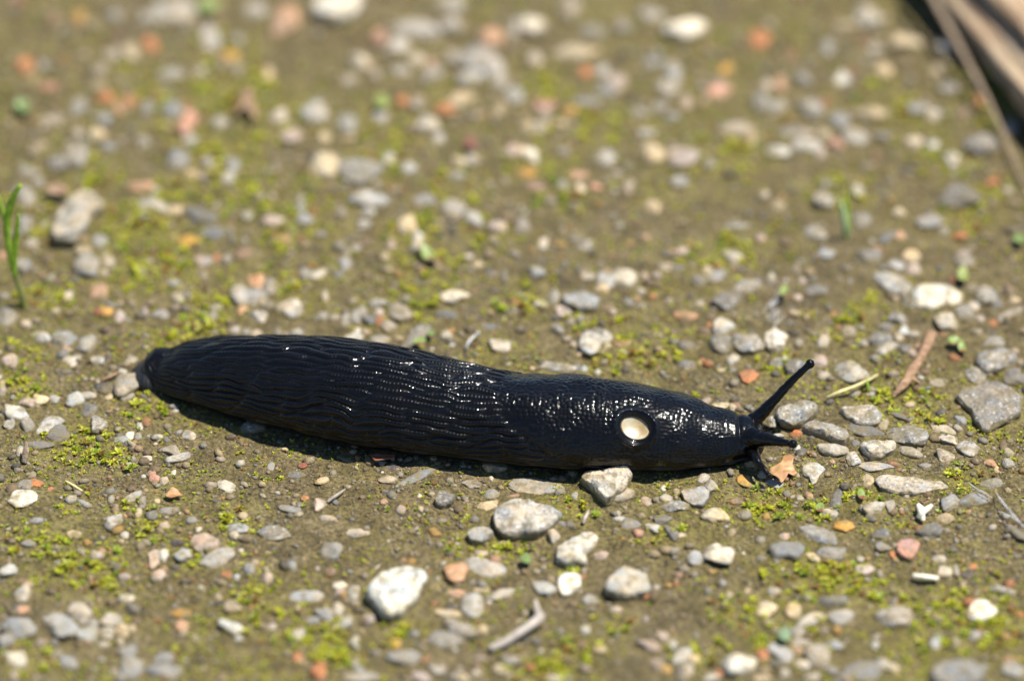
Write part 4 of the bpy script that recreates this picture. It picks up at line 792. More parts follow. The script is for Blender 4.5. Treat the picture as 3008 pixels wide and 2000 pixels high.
def outline_mesh(s, sub, r):
    """a stone whose plan follows an outline read off the photograph, with its own height and worn broken faces"""
    N, F = ICO[sub]
    m = mpp(at(s['x'], s['y']))
    C = s['hf'] * min(s['w'], s['h'] / sE) * m * 0.55
    ch = np.hypot(N[:, 0], N[:, 1]); ph = np.arctan2(N[:, 1], N[:, 0])
    poly = s['poly']; pa = np.arctan2(-poly[:, 1], poly[:, 0]); pr = np.hypot(poly[:, 0], poly[:, 1])
    o = np.argsort(pa); pa, pr = pa[o], pr[o]
    # straight edges between the corners
    x0, y0 = pr * np.cos(pa), pr * np.sin(pa); x1, y1 = np.roll(x0, -1), np.roll(y0, -1)
    nx, ny = -(y1 - y0), (x1 - x0); dd = nx * x0 + ny * y0
    R = np.interp(ph, np.concatenate([pa - 2 * math.pi, pa, pa + 2 * math.pi]), np.tile(pr, 3))
    k = np.searchsorted(pa, ph) - 1
    den = nx[k] * np.cos(ph) + ny[k] * np.sin(ph)
    Rl = np.where(np.abs(den) > 1e-6, dd[k] / np.where(np.abs(den) > 1e-6, den, 1), R)
    R = np.where((Rl > 0.5 * R) & (Rl < 1.5 * R), Rl, R)
    of = r.uniform(0, 99, 3)
    g = ch ** 0.62
    g = g * (1 + 0.05 * vnoise(N * 3.1 + of, 71))
    zz = np.sign(N[:, 2]) * np.abs(N[:, 2]) ** 0.75
    # broken faces: a few tilted planes trim the top
    for _ in range(0 if s['lift'] == 0.8 else 5):
        a = r.uniform(0, 6.28); sl = r.uniform(0.15, 0.75); h = r.uniform(0.75, 1.02)
        zz = np.minimum(zz, h - sl * np.clip(g * np.cos(ph - a) - r.uniform(-0.1, 0.5), 0, 2))
    zz = zz + 0.13 * vnoise(np.c_[g * np.cos(ph) * 2.2, g * np.sin(ph) * 2.2, zz] + of, 72) + 0.06 * vnoise(np.c_[g * np.cos(ph) * 6, g * np.sin(ph) * 6, zz * 2] + of, 73) + 0.03 * vnoise(np.c_[g * np.cos(ph) * 15, g * np.sin(ph) * 15, zz * 4] + of, 74)
    dx = R * g * np.cos(ph) * 1.03; dy = -R * g * np.sin(ph) * 1.03
    Hh = s['h'] / 2; cut = min(C * cE / m * (0.5 + 0.5 * s['lift']), 0.5 * Hh)
    dy = np.where(dy < 0, dy * (Hh - cut) / Hh, dy)
    ctr = at_ground(s['x'], s['y'], 0.0)
    lift = s['lift'] * C
    zc = ctr[2] + lift
    P = np.stack([np.array(at(s['x'] + a, s['y'] + b + lift * cE / m * 0.6, ctr[2])) for a, b in zip(dx, dy)])
    P[:, 2] = zc + zz * C
    s['roundness'] = 0.3; s['C'] = C
    c0 = np.array([ctr[0], ctr[1], zc])
    if s['lift'] < 0.55: BEDS.append((ctr[0], ctr[1], s['w'] / 2 * m, s['h'] / 2 * m / sE * 0.9, 0.0, min(0.25 * C, 0.0006)))
    return P - c0, F, c0

BEDS = []
def stone_mesh(s, sub, r):
    if 'poly' in s: return outline_mesh(s, sub, r)
    ang_kind = s['code'] in 'oOrqwWcp'
    rnd = r.uniform(0.0, 0.3) if ang_kind else r.uniform(0.05, 0.6)
    if s.get('round') is not None: rnd = s['round']
    s['roundness'] = rnd
    V, F = pebble_shape(sub, r, rnd, 0.09 if rnd > 0.4 else 0.15)
    A, B, C, tz = solve_axes(s, s.get('flat', r.uniform(0.42, 0.75)))
    V = V * np.array([A, B, C])
    t1, t2 = r.normal(0, 0.10, 2)
    c, q = math.cos(tz), math.sin(tz)
    Rz = np.array([[c, -q, 0], [q, c, 0], [0, 0, 1]])
    Rx = np.array([[1, 0, 0], [0, math.cos(t1), -math.sin(t1)], [0, math.sin(t1), math.cos(t1)]])
    V = V @ Rx.T @ Rz.T
    lift = s.get('lift', 0.12) * C
    ctr = at_ground(s['x'], s['y'], lift)
    s['ctr'] = ctr; s['C'] = C
    BEDS.append((ctr[0], ctr[1], A, B, tz, min(0.20 * C, 0.00045)))
    return V, F, ctr

def tint(code, r):
    c = np.array(COLOURS[code][0])
    k = r.normal(0.93, 0.10); w = r.normal(0, 0.025)
    return np.clip(c * k * np.array([1 + w, 1, 1 - w]), 0.02, 0.88)

# stones that stand out and carry special shapes
for s in STONES:
    x, y = s['x'], s['y']
    if s['code'] == 'w' and s['size'] > 60 and 'poly' not in s: s['lift'] = 0.45; s['round'] = 0.12

LANDMARKS = [("slug's tail", 425, 1085), ("slug's ridged back", 760, 1120), ("slug's ridged back", 1050, 1150), ("slug's mantle", 1560, 1230), ("slug's breathing hole", 1867, 1254),
    ("slug's head", 2200, 1290), ("raised tentacle tip", 2390, 1059), ("grass seedling", 45, 730), ("small grass blade", 2474, 640), ("yellow straw", 2500, 1135),
    ("brown twig", 2672, 1080), ("lobed orange leaf", 2287, 1379), ("forked pale stick", 1530, 1845), ("short white stick", 2719, 1695), ("cream forked scrap", 2714, 1505),
    ("loose hairs", 2960, 1500), ("white fluff", 2285, 925), ("white curled thread", 1387, 1003), ("broken branch", 2930, 120), ("dry stalk", 2900, 330), ("reddish clover leaf", 2815, 1012),
    ("chalky white boulder", 1167, 1742), ("big grey slab", 2907, 1190), ("knobbly off-white stone", 1775, 1422), ("bright white rock", 1696, 1615), ("cream off-white rock", 1844, 1715),
    ("big speckled grey stone", 1548, 1520), ("broad white flat stone", 2752, 875), ("leaning buff rock", 227, 637), ("glaring white rock", 1005, 24), ("blurred blue grey cobble", 2814, 1973),
    ("orange brick diamond", 2199, 1107), ("long white bar stone", 2676, 1425), ("white oval chip", 1339, 868), ("green leaflet", 1122, 300), ("brown forked leaf", 727, 310),
    ("red-brown leaf scrap", 1125, 1341), ("pale upright sliver", 1721, 1517), ("thin straw", 217, 1427), ("slanting pale straw", 988, 1454), ("pink rough stone", 2666, 1615), ("turquoise leaflet", 2304, 1866),
    ("emerald leaflet", 65, 310), ("lime leaflet", 613, 17), ("bright orange leaf flake", 510, 1448), ("bright chip with dark pits", 2017, 93)]
SELF_LM = {"chalky white boulder", "big grey slab", "knobbly off-white stone", "bright white rock", "cream off-white rock", "big speckled grey stone", "broad white flat stone", "leaning buff rock",
           "glaring white rock", "blurred blue grey cobble", "orange brick diamond", "long white bar stone", "white oval chip", "pink rough stone", "bright chip with dark pits"}

def label_for(s):
    lab = label_full(s); w = lab.split()
    return lab if len(w) <= 16 else lab.split(" and the ")[0].replace("between the", "in the area of the")

def label_full(s):
    noun = {"stone": "stone", "pebble": "pebble", "brick_chip": "brick chip"}[s['kind']]
    size = "tiny" if s['size'] < 24 else ("small" if s['size'] < 36 else ("" if s['size'] < 60 else ("big" if s['size'] < 100 else "very big")))
    asp = max(s['w'], s['h']) / min(s['w'], s['h'])
    shape = "long" if asp > 1.95 else ("round" if asp < 1.28 and s['roundness'] > 0.5 else ("angular" if s['roundness'] < 0.2 else ""))
    col = COLOURS[s['code']][1]
    near = []
    for n, x, y in sorted(LANDMARKS, key=lambda q: math.hypot(q[1] - s['x'], q[2] - s['y'])):
        if n not in [k[0] for k in near]: near.append((n, math.hypot(x - s['x'], y - s['y'])))
    if near[0][1] < 14 and near[0][0] in SELF_LM:
        me = near.pop(0)[0]
        return f"{me} lying near the {near[0][0]}"
    words = " ".join(w for w in (size, shape, "speckled" if s['speck'] else "", col, noun) if w)
    if near[0][1] < 80: rel = f"right beside the {near[0][0]}"
    elif near[0][1] < 170 and near[1][1] > 1.5 * near[0][1]: rel = f"close to the {near[0][0]}"
    else: rel = f"between the {near[0][0]} and the {near[1][0]}"
    return f"{words} {rel}"

def on_slug(x, y, pad=0.0):
    """is this ground point under the slug?"""
    P = np.stack([np.atleast_1d(x), np.atleast_1d(y)], -1)
    j = np.arange(0, len(XS), 6)
    d = np.hypot(P[:, None, 0] - AX[None, j, 0], P[:, None, 1] - AX[None, j, 1]) - W[None, j] * 0.72 - pad
    return d.min(1) < 0

order = sorted(range(len(STONES)), key=lambda i: -STONES[i]['size'])
count = {}
loose = []
individuals = []
for i in order:
    s = STONES[i]; r = np.random.default_rng(1000 + i)
    n = count.get(s['kind'], 0)
    if n >= 298:
        loose.append(i); continue
    count[s['kind']] = n + 1
    sub = 6 if s['size'] > 110 else (5 if s['size'] > 82 else 4)
    V, F, ctr = stone_mesh(s, sub, r)
    o = mesh_obj(s['kind'], V, F, M_STONE)
    o.location = ctr.tolist()
    c = tint(s['code'], r); o.color = (*c.tolist(), 0.95 if s['speck'] else float(r.uniform(0.08, 0.42)))
    individuals.append((o, s))
labels = {}
for o, s in individuals:
    labels.setdefault(label_for(s), []).append((o, s))
for lab, lst in labels.items():
    if len(lst) > 1:                       # try the second nearest landmark's company before sharing a label
        lst = sorted(lst, key=lambda q: -q[1]['size'])
        if len(lst) == 2 and lst[0][1]['size'] > 1.05 * lst[1][1]['size']:
            tag(lst[0][0], "larger " + lab, None); tag(lst[1][0], "lesser " + lab, None); continue
        if len(lst) == 2:
            lst.sort(key=lambda q: -max(q[1]['w'], q[1]['h']) / min(q[1]['w'], q[1]['h']))
            tag(lst[0][0], "longer " + lab, None); tag(lst[1][0], "stubbier " + lab, None); continue
    for o, s in lst:
        o["label"] = lab
for o, s in individuals:
    o["category"] = {"stone": "stone", "pebble": "pebble", "brick_chip": "brick chip"}[s['kind']]
    o["group"] = {"stone": "stones bedded in the silt", "pebble": "pebbles scattered on the silt", "brick_chip": "brick chips scattered on the silt"}[s['kind']]

# ------------------------------------------------------------------ grit: the countless small grains and the smallest pebbles
def build_grit():
    Vs, Fs, Cs = [], [], []; off = 0
    for i in loose:
        s = STONES[i]; r = np.random.default_rng(1000 + i)
        V, F, ctr = stone_mesh(s, 2, r)
        Vs.append(V + ctr); Fs.append(F + off); off += len(V); Cs.append(np.tile(tint(s['code'], r), (len(V), 1)))
    r = np.random.default_rng(55)
    n = 47000
    x = r.uniform(-0.108, 0.108, n); y = r.uniform(-0.092, 0.130, n)
    dens = 0.55 + 0.5 * noise2(x, y, 1 / 0.016, 91) + 0.35 * noise2(x, y, 1 / 0.006, 92)
    ok = r.uniform(0, 1, n) < np.clip(dens, 0.22, 1)
    x, y = x[ok], y[ok]; ok = ~on_slug(x, y, 0.0004); x, y = x[ok], y[ok]; n = len(x)
    size = np.exp(r.normal(math.log(0.00021), 0.50, n)).clip(0.00010, 0.0010)
    mid = r.uniform(0, 1, n) < 0.055; size[mid] = r.uniform(0.0005, 0.00105, mid.sum())
    z = ground_z(x, y) + size * 0.12
    shapes = np.stack([pebble_shape(1, r, r.uniform(0.1, 0.8), 0.1)[0] for _ in range(24)])
    F1 = ICO[1][1]; nv = shapes.shape[1]
    a = r.uniform(0, 6.28, n); c, q = np.cos(a)[:, None], np.sin(a)[:, None]
    V = shapes[np.arange(n) % 24] * (size[:, None] * np.stack([r.uniform(0.9, 1.5, n), r.uniform(0.7, 1.1, n), r.uniform(0.5, 0.9, n)], -1))[:, None, :]
    V = np.stack([V[..., 0] * c - V[..., 1] * q + x[:, None], V[..., 0] * q + V[..., 1] * c + y[:, None], V[..., 2] + z[:, None]], -1)
    Vs.append(V.reshape(-1, 3)); Fs.append((F1[None] + (off + np.arange(n) * nv)[:, None, None]).reshape(-1, 3))
    codes = list("ggGddbTTTttttccPWwoOykknnnntdnndkgTt")
    pal = np.array([COLOURS[k][0] for k in codes])[r.integers(len(codes), size=n)] * r.normal(0.68, 0.1, (n, 1))
    Cs.append(np.repeat(np.clip(pal, 0.02, 0.8), nv, 0))
    o = mesh_obj("grit", np.concatenate(Vs), np.concatenate(Fs), M_GRIT, colors=np.concatenate(Cs))
    tag(o, "countless tiny grains of grit pressed into the silt", "grit", kind="stuff")
build_grit()

build_ground()

# ------------------------------------------------------------------ moss
def build_moss():
    r = np.random.default_rng(99)
    pts = []; bg = []
    for (px, py, rad) in MOSS_PATCHES:
        m = int(3 + (rad / 10.0) ** 1.6)
        for _ in range(m):
            a = r.uniform(0, 6.28); q = rad * r.uniform(0, 1) ** 0.6 * 1.35
            pts.append((px + q * math.cos(a) * 1.2, py + q * math.sin(a) * 0.72, r.uniform(0.8, 1.75)))
    for _ in range(26000):                       # sprigs between the patches
        px, py = r.uniform(-60, 3070), r.uniform(-60, 2060)
        g = at(px, py)
        bg.append((px, py, r.uniform(0.4, 0.9), r.uniform(-0.22, 0.60), g[0], g[1]))
    bg = np.array(bg); vv = 0.5 * noise2(bg[:, 4], bg[:, 5], 1 / 0.013, 95) + 0.5 * noise2(bg[:, 4], bg[:, 5], 1 / 0.004, 96)
    pts += [tuple(q[:3]) for q in bg[bg[:, 3] < vv]]
    G = np.array([at(q[0], q[1]) for q in pts]); ok = ~on_slug(G[:, 0], G[:, 1], 0.0003)
    Z = ground_z(G[:, 0], G[:, 1])
    V, F, C = [], [], []; off = 0
    for i_, (px, py, k) in enumerate(pts):
        if not ok[i_]: continue
        g = G[i_]; z = Z[i_]
        n = int(r.integers(7, 14)); sz = 0.00064 * k * r.uniform(0.8, 1.3)
        h = r.uniform(0, 1)
        col = np.array([0.46, 0.48, 0.030]) if h < 0.55 else (np.array([0.28, 0.36, 0.030]) if h < 0.74 else (np.array([0.46, 0.42, 0.05]) if h < 0.9 else np.array([0.30, 0.17, 0.04])))
        col = col * r.uniform(0.7, 1.2)
        stem = sz * r.uniform(0.2, 0.9)
        for q in range(n):
            a = 2 * math.pi * q / n + r.uniform(-0.4, 0.4); el = r.uniform(0.15, 1.25)
            d = np.array([math.cos(a) * math.cos(el), math.sin(a) * math.cos(el), math.sin(el)])
            sd = np.array([-math.sin(a), math.cos(a), 0]); L = sz * r.uniform(0.7, 1.25); wd = L * r.uniform(0.17, 0.27)
            b = np.array([g[0], g[1], z + stem * 0.5 * r.uniform(0, 1)])
            mid = b + d * L * 0.5 + np.array([0, 0, L * 0.08]); tip = b + d * L - np.array([0, 0, L * 0.10 * math.cos(el)])
            V += [b, mid + sd * wd, mid - sd * wd, mid - np.array([0, 0, wd * 0.5]), tip]
            F += [(off, off + 1, off + 3), (off, off + 3, off + 2), (off + 3, off + 1, off + 4), (off + 2, off + 3, off + 4)]
            off += 5
            cc = col * r.uniform(0.85, 1.15)
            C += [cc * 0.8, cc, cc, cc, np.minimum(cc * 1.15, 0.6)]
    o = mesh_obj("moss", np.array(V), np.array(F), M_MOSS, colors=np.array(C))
    tag(o, "tiny yellow green moss sprigs growing over the damp silt", "moss", kind="stuff")
build_moss()

# ------------------------------------------------------------------ plants, leaves, sticks and scraps
def tube(C, R, m=10, squash=1.0, seed=0, rough=0.0, twist=0.0):
    C = np.asarray(C, float); R = np.asarray(R, float); n = len(C)
    tg = np.gradient(C, axis=0); tg /= np.linalg.norm(tg, axis=1)[:, None] + 1e-12
    ref = np.array([0.02, 0.03, 1.0]) if abs(tg[:, 2]).mean() < 0.8 else np.array([1.0, 0.1, 0.0])
    A = np.cross(tg, ref); A /= np.linalg.norm(A, axis=1)[:, None]; B = np.cross(A, tg)
    an = np.linspace(0, 2 * math.pi, m, endpoint=False)
    rr = R[:, None] * np.ones((1, m))
    if rough:
        s = np.concatenate([[0], np.cumsum(np.linalg.norm(np.diff(C, axis=0), axis=1))])
        q = np.stack([np.repeat(s * 350, m), np.tile(np.cos(an) * 1.8, n) + seed, np.tile(np.sin(an) * 1.8, n)], -1)
        rr = rr * (1 + rough * vnoise(q, 200 + seed).reshape(n, m))
    V = C[:, None] + A[:, None] * (rr * np.cos(an))[..., None] + B[:, None] * (rr * np.sin(an) * squash)[..., None]
    k = np.arange(n * m).reshape(n, m); kk = np.roll(k, -1, 1)
    F = [tuple(q) for q in np.stack([k[:-1].ravel(), kk[:-1].ravel(), kk[1:].ravel(), k[1:].ravel()], -1)]
    F.append(tuple(k[0][::-1])); F.append(tuple(k[-1]))
    return V.reshape(-1, 3), F

def curve_pts(P, n):
    P = np.asarray(P, float); s = np.linspace(0, 1, len(P)); S = np.linspace(0, 1, n)
    return np.stack([hermite(s, P[:, k], S) for k in range(3)], -1)

def join(parts):
    V, F, off = [], [], 0
    for v, f in parts:
        V.append(v); F += [tuple(i + off for i in q) for q in f]; off += len(v)
    return np.concatenate(V), F

def rod(name, px, rad, mat, label, cat, n=26, m=10, squash=1.0, rough=0.15, extra=(), parent=None, seed=1, group=None):
    """px: list of (photo x, photo y, height above the silt in mm); rad: radii in mm"""
    P = [at_ground(a, b, h * MM) for a, b, h in px]
    C = curve_pts(P, n); R = np.interp(np.linspace(0, 1, n), np.linspace(0, 1, len(rad)), np.array(rad) * MM)
    parts = [tube(C, R, m, squash, seed, rough)]
    for (epx, erad) in extra:
        EP = [at_ground(a, b, h * MM) for a, b, h in epx]
        parts.append(tube(curve_pts(EP, 12), np.interp(np.linspace(0, 1, 12), np.linspace(0, 1, len(erad)), np.array(erad) * MM), m, squash, seed + 1, rough))
    V, F = join(parts)
    base = C[0].copy()
    o = mesh_obj(name, place(V, base), F, mat, parent); o.location = base.tolist()
    if label: tag(o, label, cat, group)
    return o

def blade_mesh(P, width, fold=0.25, n=18):
    """a grass blade: a folded strip with thickness, widths in mm"""
    C = curve_pts(P, n); Wd = np.interp(np.linspace(0, 1, n), np.linspace(0, 1, len(width)), np.array(width) * MM)
    tg = np.gradient(C, axis=0); tg /= np.linalg.norm(tg, axis=1)[:, None]
    view = np.array([0.25, -0.9, 0.3]); A = np.cross(tg, view); A /= np.linalg.norm(A, axis=1)[:, None]; B = np.cross(A, tg)
    th = 0.00005
    V = np.stack([C - A * Wd[:, None] / 2 + B * fold * Wd[:, None], C - B * th, C + A * Wd[:, None] / 2 + B * fold * Wd[:, None], C + B * th * 2], 1)
    k = np.arange(n * 4).reshape(n, 4); kk = np.roll(k, -1, 1)
    F = [tuple(q) for q in np.stack([k[:-1].ravel(), kk[:-1].ravel(), kk[1:].ravel(), k[1:].ravel()], -1)] + [tuple(k[0][::-1]), tuple(k[-1])]
    return V.reshape(-1, 3), F

# a grass plant stands up: photo pixel -> point in the upright plane through its foot
def upright(foot, px, py, lean=0.0):
    d = ray(px, py); t = (foot[1] - CAM[1]) / d[1]
    for _ in range(3):
        p = CAM + d * t
        t = (foot[1] + lean * (p[2] - foot[2]) - CAM[1]) / d[1]
    return CAM + d * t

def build_seedling():
    foot = at_ground(74, 900)
    root = empty("grass_seedling", foot.tolist())
    tag(root, "young green grass seedling with slender upright blades", "grass")
    st = [foot - np.array([0, 0, 0.001]), upright(foot, 62, 862), upright(foot, 48, 818), upright(foot, 42, 790)]
    V, F = tube(curve_pts(st, 14), np.interp(np.linspace(0, 1, 14), [0, .4, 1], [0.0007, 0.00055, 0.0004]), 8)
    mesh_obj("stem", place(V, foot), F, make_leafy("grass_stem", False, (0.34, 0.36, 0.12), 0.3, 0.4), root)
    for pts, wd, ln in (([(46, 822), (34, 770), (22, 700), (19, 650), (30, 600), (44, 568), (62, 540)], [0.7, 1.2, 1.3, 1.3, 1.3, 1.1, 0.6], 0.05),
                        ([(45, 815), (42, 760), (46, 700), (52, 650), (54, 628)], [0.6, 1.0, 1.05, 0.8, 0.2], -0.08),
                        ([(24, 690), (14, 650), (4, 610), (-8, 570)], [0.3, 0.8, 0.9, 0.4], 0.2)):
        V, F = blade_mesh([upright(foot, a, b, ln) for a, b in pts], wd)
        mesh_obj("blade", place(V, foot), F, M_GRASS, root)
build_seedling()

def build_grass_blade():
    foot = at_ground(2484, 702)
    root = empty("grass_sprout", foot.tolist())
    tag(root, "short whitish green grass blade sprouting alone from bare silt", "grass")
    V, F = blade_mesh([foot - np.array([0, 0, 0.0005])] + [upright(foot, a, b) for a, b in ((2482, 670), (2478, 640), (2470, 605), (2462, 580))], [1.2, 1.5, 1.3, 1.0, 0.3])
    mesh_obj("blade", place(V, foot), F, M_GRASSPALE, root)
    V, F = blade_mesh([foot - np.array([0, 0, 0.0005])] + [upright(foot, a, b, .1) for a, b in ((2490, 672), (2491, 640), (2488, 600), (2484, 566))], [0.9, 1.0, 0.9, 0.7, 0.2])
    mesh_obj("blade", place(V, foot), F, M_GRASS, root)
build_grass_blade()

rod("straw", [(2428, 1167, 0.9), (2465, 1150, 1.4), (2520, 1130, 1.9), (2556, 1113, 1.4), (2578, 1100, 1.0)], [.22, .34, .34, .30, .22], M_STRAW,
    "pale yellow straw lying over a pale stone near the brown twig", "straw", squash=0.6)
rod("grass_shoot", [(2552, 1148, 0.2), (2550, 1130, 1.4), (2545, 1108, 2.8)], [.5, .4, .12], M_GRASS, "tiny green shoot poking up across the yellow straw", "grass", n=12, squash=0.5)
rod("twig", [(2736, 980, 2.0), (2722, 1015, 1.9), (2700, 1060, 1.7), (2676, 1095, 1.5), (2650, 1135, 1.1), (2622, 1166, 0.5)], [.95, .9, .85, .95, .75, .3], M_TWIG,
    "brown curved twig with a pale thorn lying on the silt", "twig", n=40, m=12, rough=0.22, extra=[([(2674, 1108, 1.6), (2690, 1118, 1.5), (2707, 1126, 1.1)], [.6, .4, .08])])
rod("forked_stick", [(1440, 1905, 0.9), (1490, 1880, 1.3), (1545, 1845, 1.8), (1590, 1812, 1.9)], [.6, .75, .75, .85], M_PALE,
    "pale grey forked stick lying in front of the white rocks", "stick", n=36, m=12, rough=0.12, extra=[([(1588, 1815, 2.1), (1578, 1790, 2.2), (1572, 1764, 1.6)], [.75, .55, .35])])
rod("white_stick", [(2683, 1690, 1.0), (2720, 1694, 1.2), (2756, 1699, 1.0)], [.42, .45, .42], M_BONE, "short straight white stick beside a pinkish white pebble", "stick", rough=0.08)
rod("forked_scrap", [(2700, 1522, 0.8), (2708, 1505, 1.7), (2703, 1492, 1.5), (2697, 1482, 1.2)], [.55, .7, .6, .35], M_BONE, "cream white forked scrap like a splinter of shell", "scrap", n=20,
    extra=[([(2706, 1506, 1.7), (2722, 1496, 1.6), (2736, 1484, 1.2)], [.65, .6, .35]), ([(2706, 1506, 1.6), (2710, 1518, 1.2), (2712, 1529, 0.7)], [.65, .5, .4])])
rod("thread", [(1370, 1026, 0.6), (1374, 1010, 1.3), (1384, 995, 1.7), (1401, 980, 1.4)], [.16, .24, .22, .12], M_HAIR, "white curled thread ending in a little bead", "thread", n=20, rough=0.3,
    extra=[([(1396, 982, 1.2), (1402, 979, 1.5), (1408, 976, 1.2)], [.15, .42, .15])])
rod("straw", [(192, 1412, 0.5), (215, 1425, 0.9), (242, 1442, 0.5)], [.16, .24, .18], M_STRAW, "thin short straw lying on bare silt between mossy patches", "straw", n=14)
rod("straw", [(962, 1474, 0.6), (988, 1454, 1.2), (1014, 1436, 0.8)], [.26, .24, .12], M_PALE, "slanting pale straw lying against a pinkish pebble", "straw", n=14)
rod("sliver", [(1713, 1537, 0.6), (1720, 1518, 1.3), (1730, 1497, 0.8)], [.26, .3, .12], M_PALE, "pale upright sliver near the big speckled grey stone", "sliver", n=14)
rod("sliver", [(298, 1118, 0.5), (322, 1106, 1.0), (346, 1094, 0.8)], [.2, .28, .2], M_TWIG, "thin rust brown sliver beside the stone at the slug's tail", "sliver", n=14)
rod("sliver", [(70, 1360, 0.3), (76, 1330, 1.6), (77, 1296, 3.0)], [.5, .6, .15], M_STALK, "dull brown sliver standing between blue grey pebbles", "sliver", n=14, squash=0.5)
for k, (pts) in enumerate(([(2844, 1416, 1.2), (2880, 1440, 1.7), (2916, 1463, 0.9)], [(2848, 1420, 1.0), (2882, 1446, 1.4), (2908, 1464, 0.8)])):
    rod("hair", pts, [.04, .06, .04], M_HAIR, "pale fine hair lying over a blue grey stone", "hair", n=14, m=6, rough=0, group="loose hairs on the silt")
for k, (pts) in enumerate(([(2923, 1442, 1.2), (2955, 1490, 2.0), (3004, 1547, 1.3)], [(2926, 1446, 1.4), (2965, 1496, 2.3), (3012, 1550, 1.4)], [(2930, 1500, 1.0), (2966, 1515, 1.8), (3006, 1546, 1.3)])):
    rod("hair", pts, [.05, .08, .06], M_HAIR, "long pale hair arching towards a dark tilted pebble", "hair", n=18, m=6, rough=0, group="loose hairs on the silt")
fl = np.random.default_rng(5)
fluff = []
for q in range(13):
    x0, y0 = 2262 + fl.uniform(-18, 18), 960 - q * 5 + fl.uniform(-10, 10)
    pts = [at_ground(x0 + 26 * t + fl.uniform(-10, 10), y0 - 34 * t + fl.uniform(-9, 9), fl.uniform(0.4, 1.8) * MM) for t in (0, .33, .66, 1)]
    fluff.append(tube(curve_pts(pts, 14), np.full(14, 0.00006), 5))
V, F = join(fluff); b = at_ground(2280, 930)
tag(mesh_obj("fluff", place(V, b), F, M_HAIR), "wisp of white fluff caught on the moss above pale stones", "fluff").location = b.tolist()

def leaf(name, px, py, outline, mat, label, cat="leaf", lift=0.8, curl=0.12, seed=0, group=None, wave=0.25):
    """outline: photo pixel offsets round the leaf; laid on the silt, curled, with thickness"""
    r = np.random.default_rng(300 + seed)
    base = at_ground(px, py, lift * MM)
    ring = np.array([at(px + a, py + b2, base[2]) for a, b2 in outline])
    n0 = len(ring); ss = np.linspace(0, n0, n0 * 4, endpoint=False)
    ext = np.vstack([ring, ring[:1]])
    ring = np.stack([np.interp(ss, np.arange(n0 + 1), ext[:, k]) for k in range(3)], -1)
    c = ring.mean(0); nR = 5; m = len(ring)
    size = np.linalg.norm(ring - c, axis=1).max()
    V = [c]
    for f in np.linspace(0, 1, nR + 1)[1:]:
        V += list(c + (ring - c) * f)
    V = np.array(V); rel = (V - c) / size
    V[:, 2] += size * (curl * (rel[:, 0] ** 2 + rel[:, 1] ** 2) + wave * 0.5 * vnoise(np.c_[rel[:, :2] * 1.6 + seed, np.zeros(len(V))], 300 + seed) - 0.1 * np.exp(-(rel[:, 1] / 0.08) ** 2) * 0.4)
    th = np.array([0, 0, 0.00012])
    V = np.vstack([V + th / 2, V - th / 2]); h = 1 + nR * m
    F = []
    for a in range(m):
        b2 = (a + 1) % m
        F.append((0, 1 + a, 1 + b2)); F.append((h, h + 1 + b2, h + 1 + a))
        for q in range(nR - 1):
            o0, o1 = 1 + q * m, 1 + (q + 1) * m
            F.append((o0 + a, o1 + a, o1 + b2, o0 + b2)); F.append((h + o0 + b2, h + o1 + b2, h + o1 + a, h + o0 + a))
        e = 1 + (nR - 1) * m
        F.append((e + a, h + e + a, h + e + b2, e + b2))
    o = mesh_obj(name, place(V, base), F, mat); o.location = base.tolist()
    return tag(o, label, cat, group)

def oval(w, h, tilt=0, n=14, point=0.0):
    t = math.radians(tilt); out = []
    for k in range(n):
        a = 2 * math.pi * k / n; x = w / 2 * math.cos(a) * (1 + point * abs(math.cos(a)) ** 3); y = h / 2 * math.sin(a)
        out.append((x * math.cos(t) - y * math.sin(t), x * math.sin(t) + y * math.cos(t)))
    return out
leaf("leaf", 2298, 1380, [(-40, 12), (-36, -6), (-18, -10), (-4, -16), (4, -34), (22, -38), (34, -28), (30, -12), (36, 0), (44, 10), (34, 18), (18, 14), (10, 26), (-2, 42), (-14, 34), (-22, 20), (-32, 24)], M_LEAFO,
     "lobed pale orange dead leaf under the slug's lowered feeler", lift=0.9, seed=1)
leaf("leaf", 2806, 1004, oval(44, 24, 10), M_LEAFRG, "folded green and reddish clover leaf lying beyond the big grey slab", lift=1.2, seed=2, curl=0.3)
leaf("leaf", 2826, 1024, oval(30, 22, 60), M_LEAFRG, "reddish green clover leaflet touching the folded clover leaf", lift=0.9, seed=3, curl=0.3)
leaf("leaf", 65, 312, oval(46, 38, 30), M_LEAFG, "blurred emerald green leaflet beside a tan stone", lift=1.5, seed=4)
leaf("leaf", 613, 18, oval(60, 50, 0), make_leafy("lime_leaf", False, (0.28, 0.34, 0.11), .3), "blurred lime green leaflet at a big taupe stone", lift=1.5, seed=5)
leaf("leaf", 1122, 300, oval(40, 44, 0), make_leafy("fresh_leaf", False, (0.30, 0.36, 0.10), .3), "blurred fresh green leaflet among grey pebbles and moss", lift=1.8, seed=6)
leaf("leaf", 2304, 1864, oval(38, 38, 0), make_leafy("turquoise_leaf", False, (0.22, 0.31, 0.17), .3), "turquoise green round leaflet among blue grey stones", lift=1.6, seed=7)
leaf("leaf", 1545, 1642, oval(34, 28, 20), M_LEAFG, "small green leaflet beside the bright white rock", lift=1.3, seed=8)
leaf("leaf", 2994, 703, oval(38, 28, 20), M_LEAFG, "small bright green leaflet beyond the clover leaf", lift=1.3, seed=9)
leaf("leaf", 1264, 752, [(-30, -26), (-10, -20), (12, -4), (26, 14), (8, 22), (-22, 18)], M_LEAFRG, "olive withered leaf scrap beside a white pebble", lift=1.3, seed=10, curl=0.4)
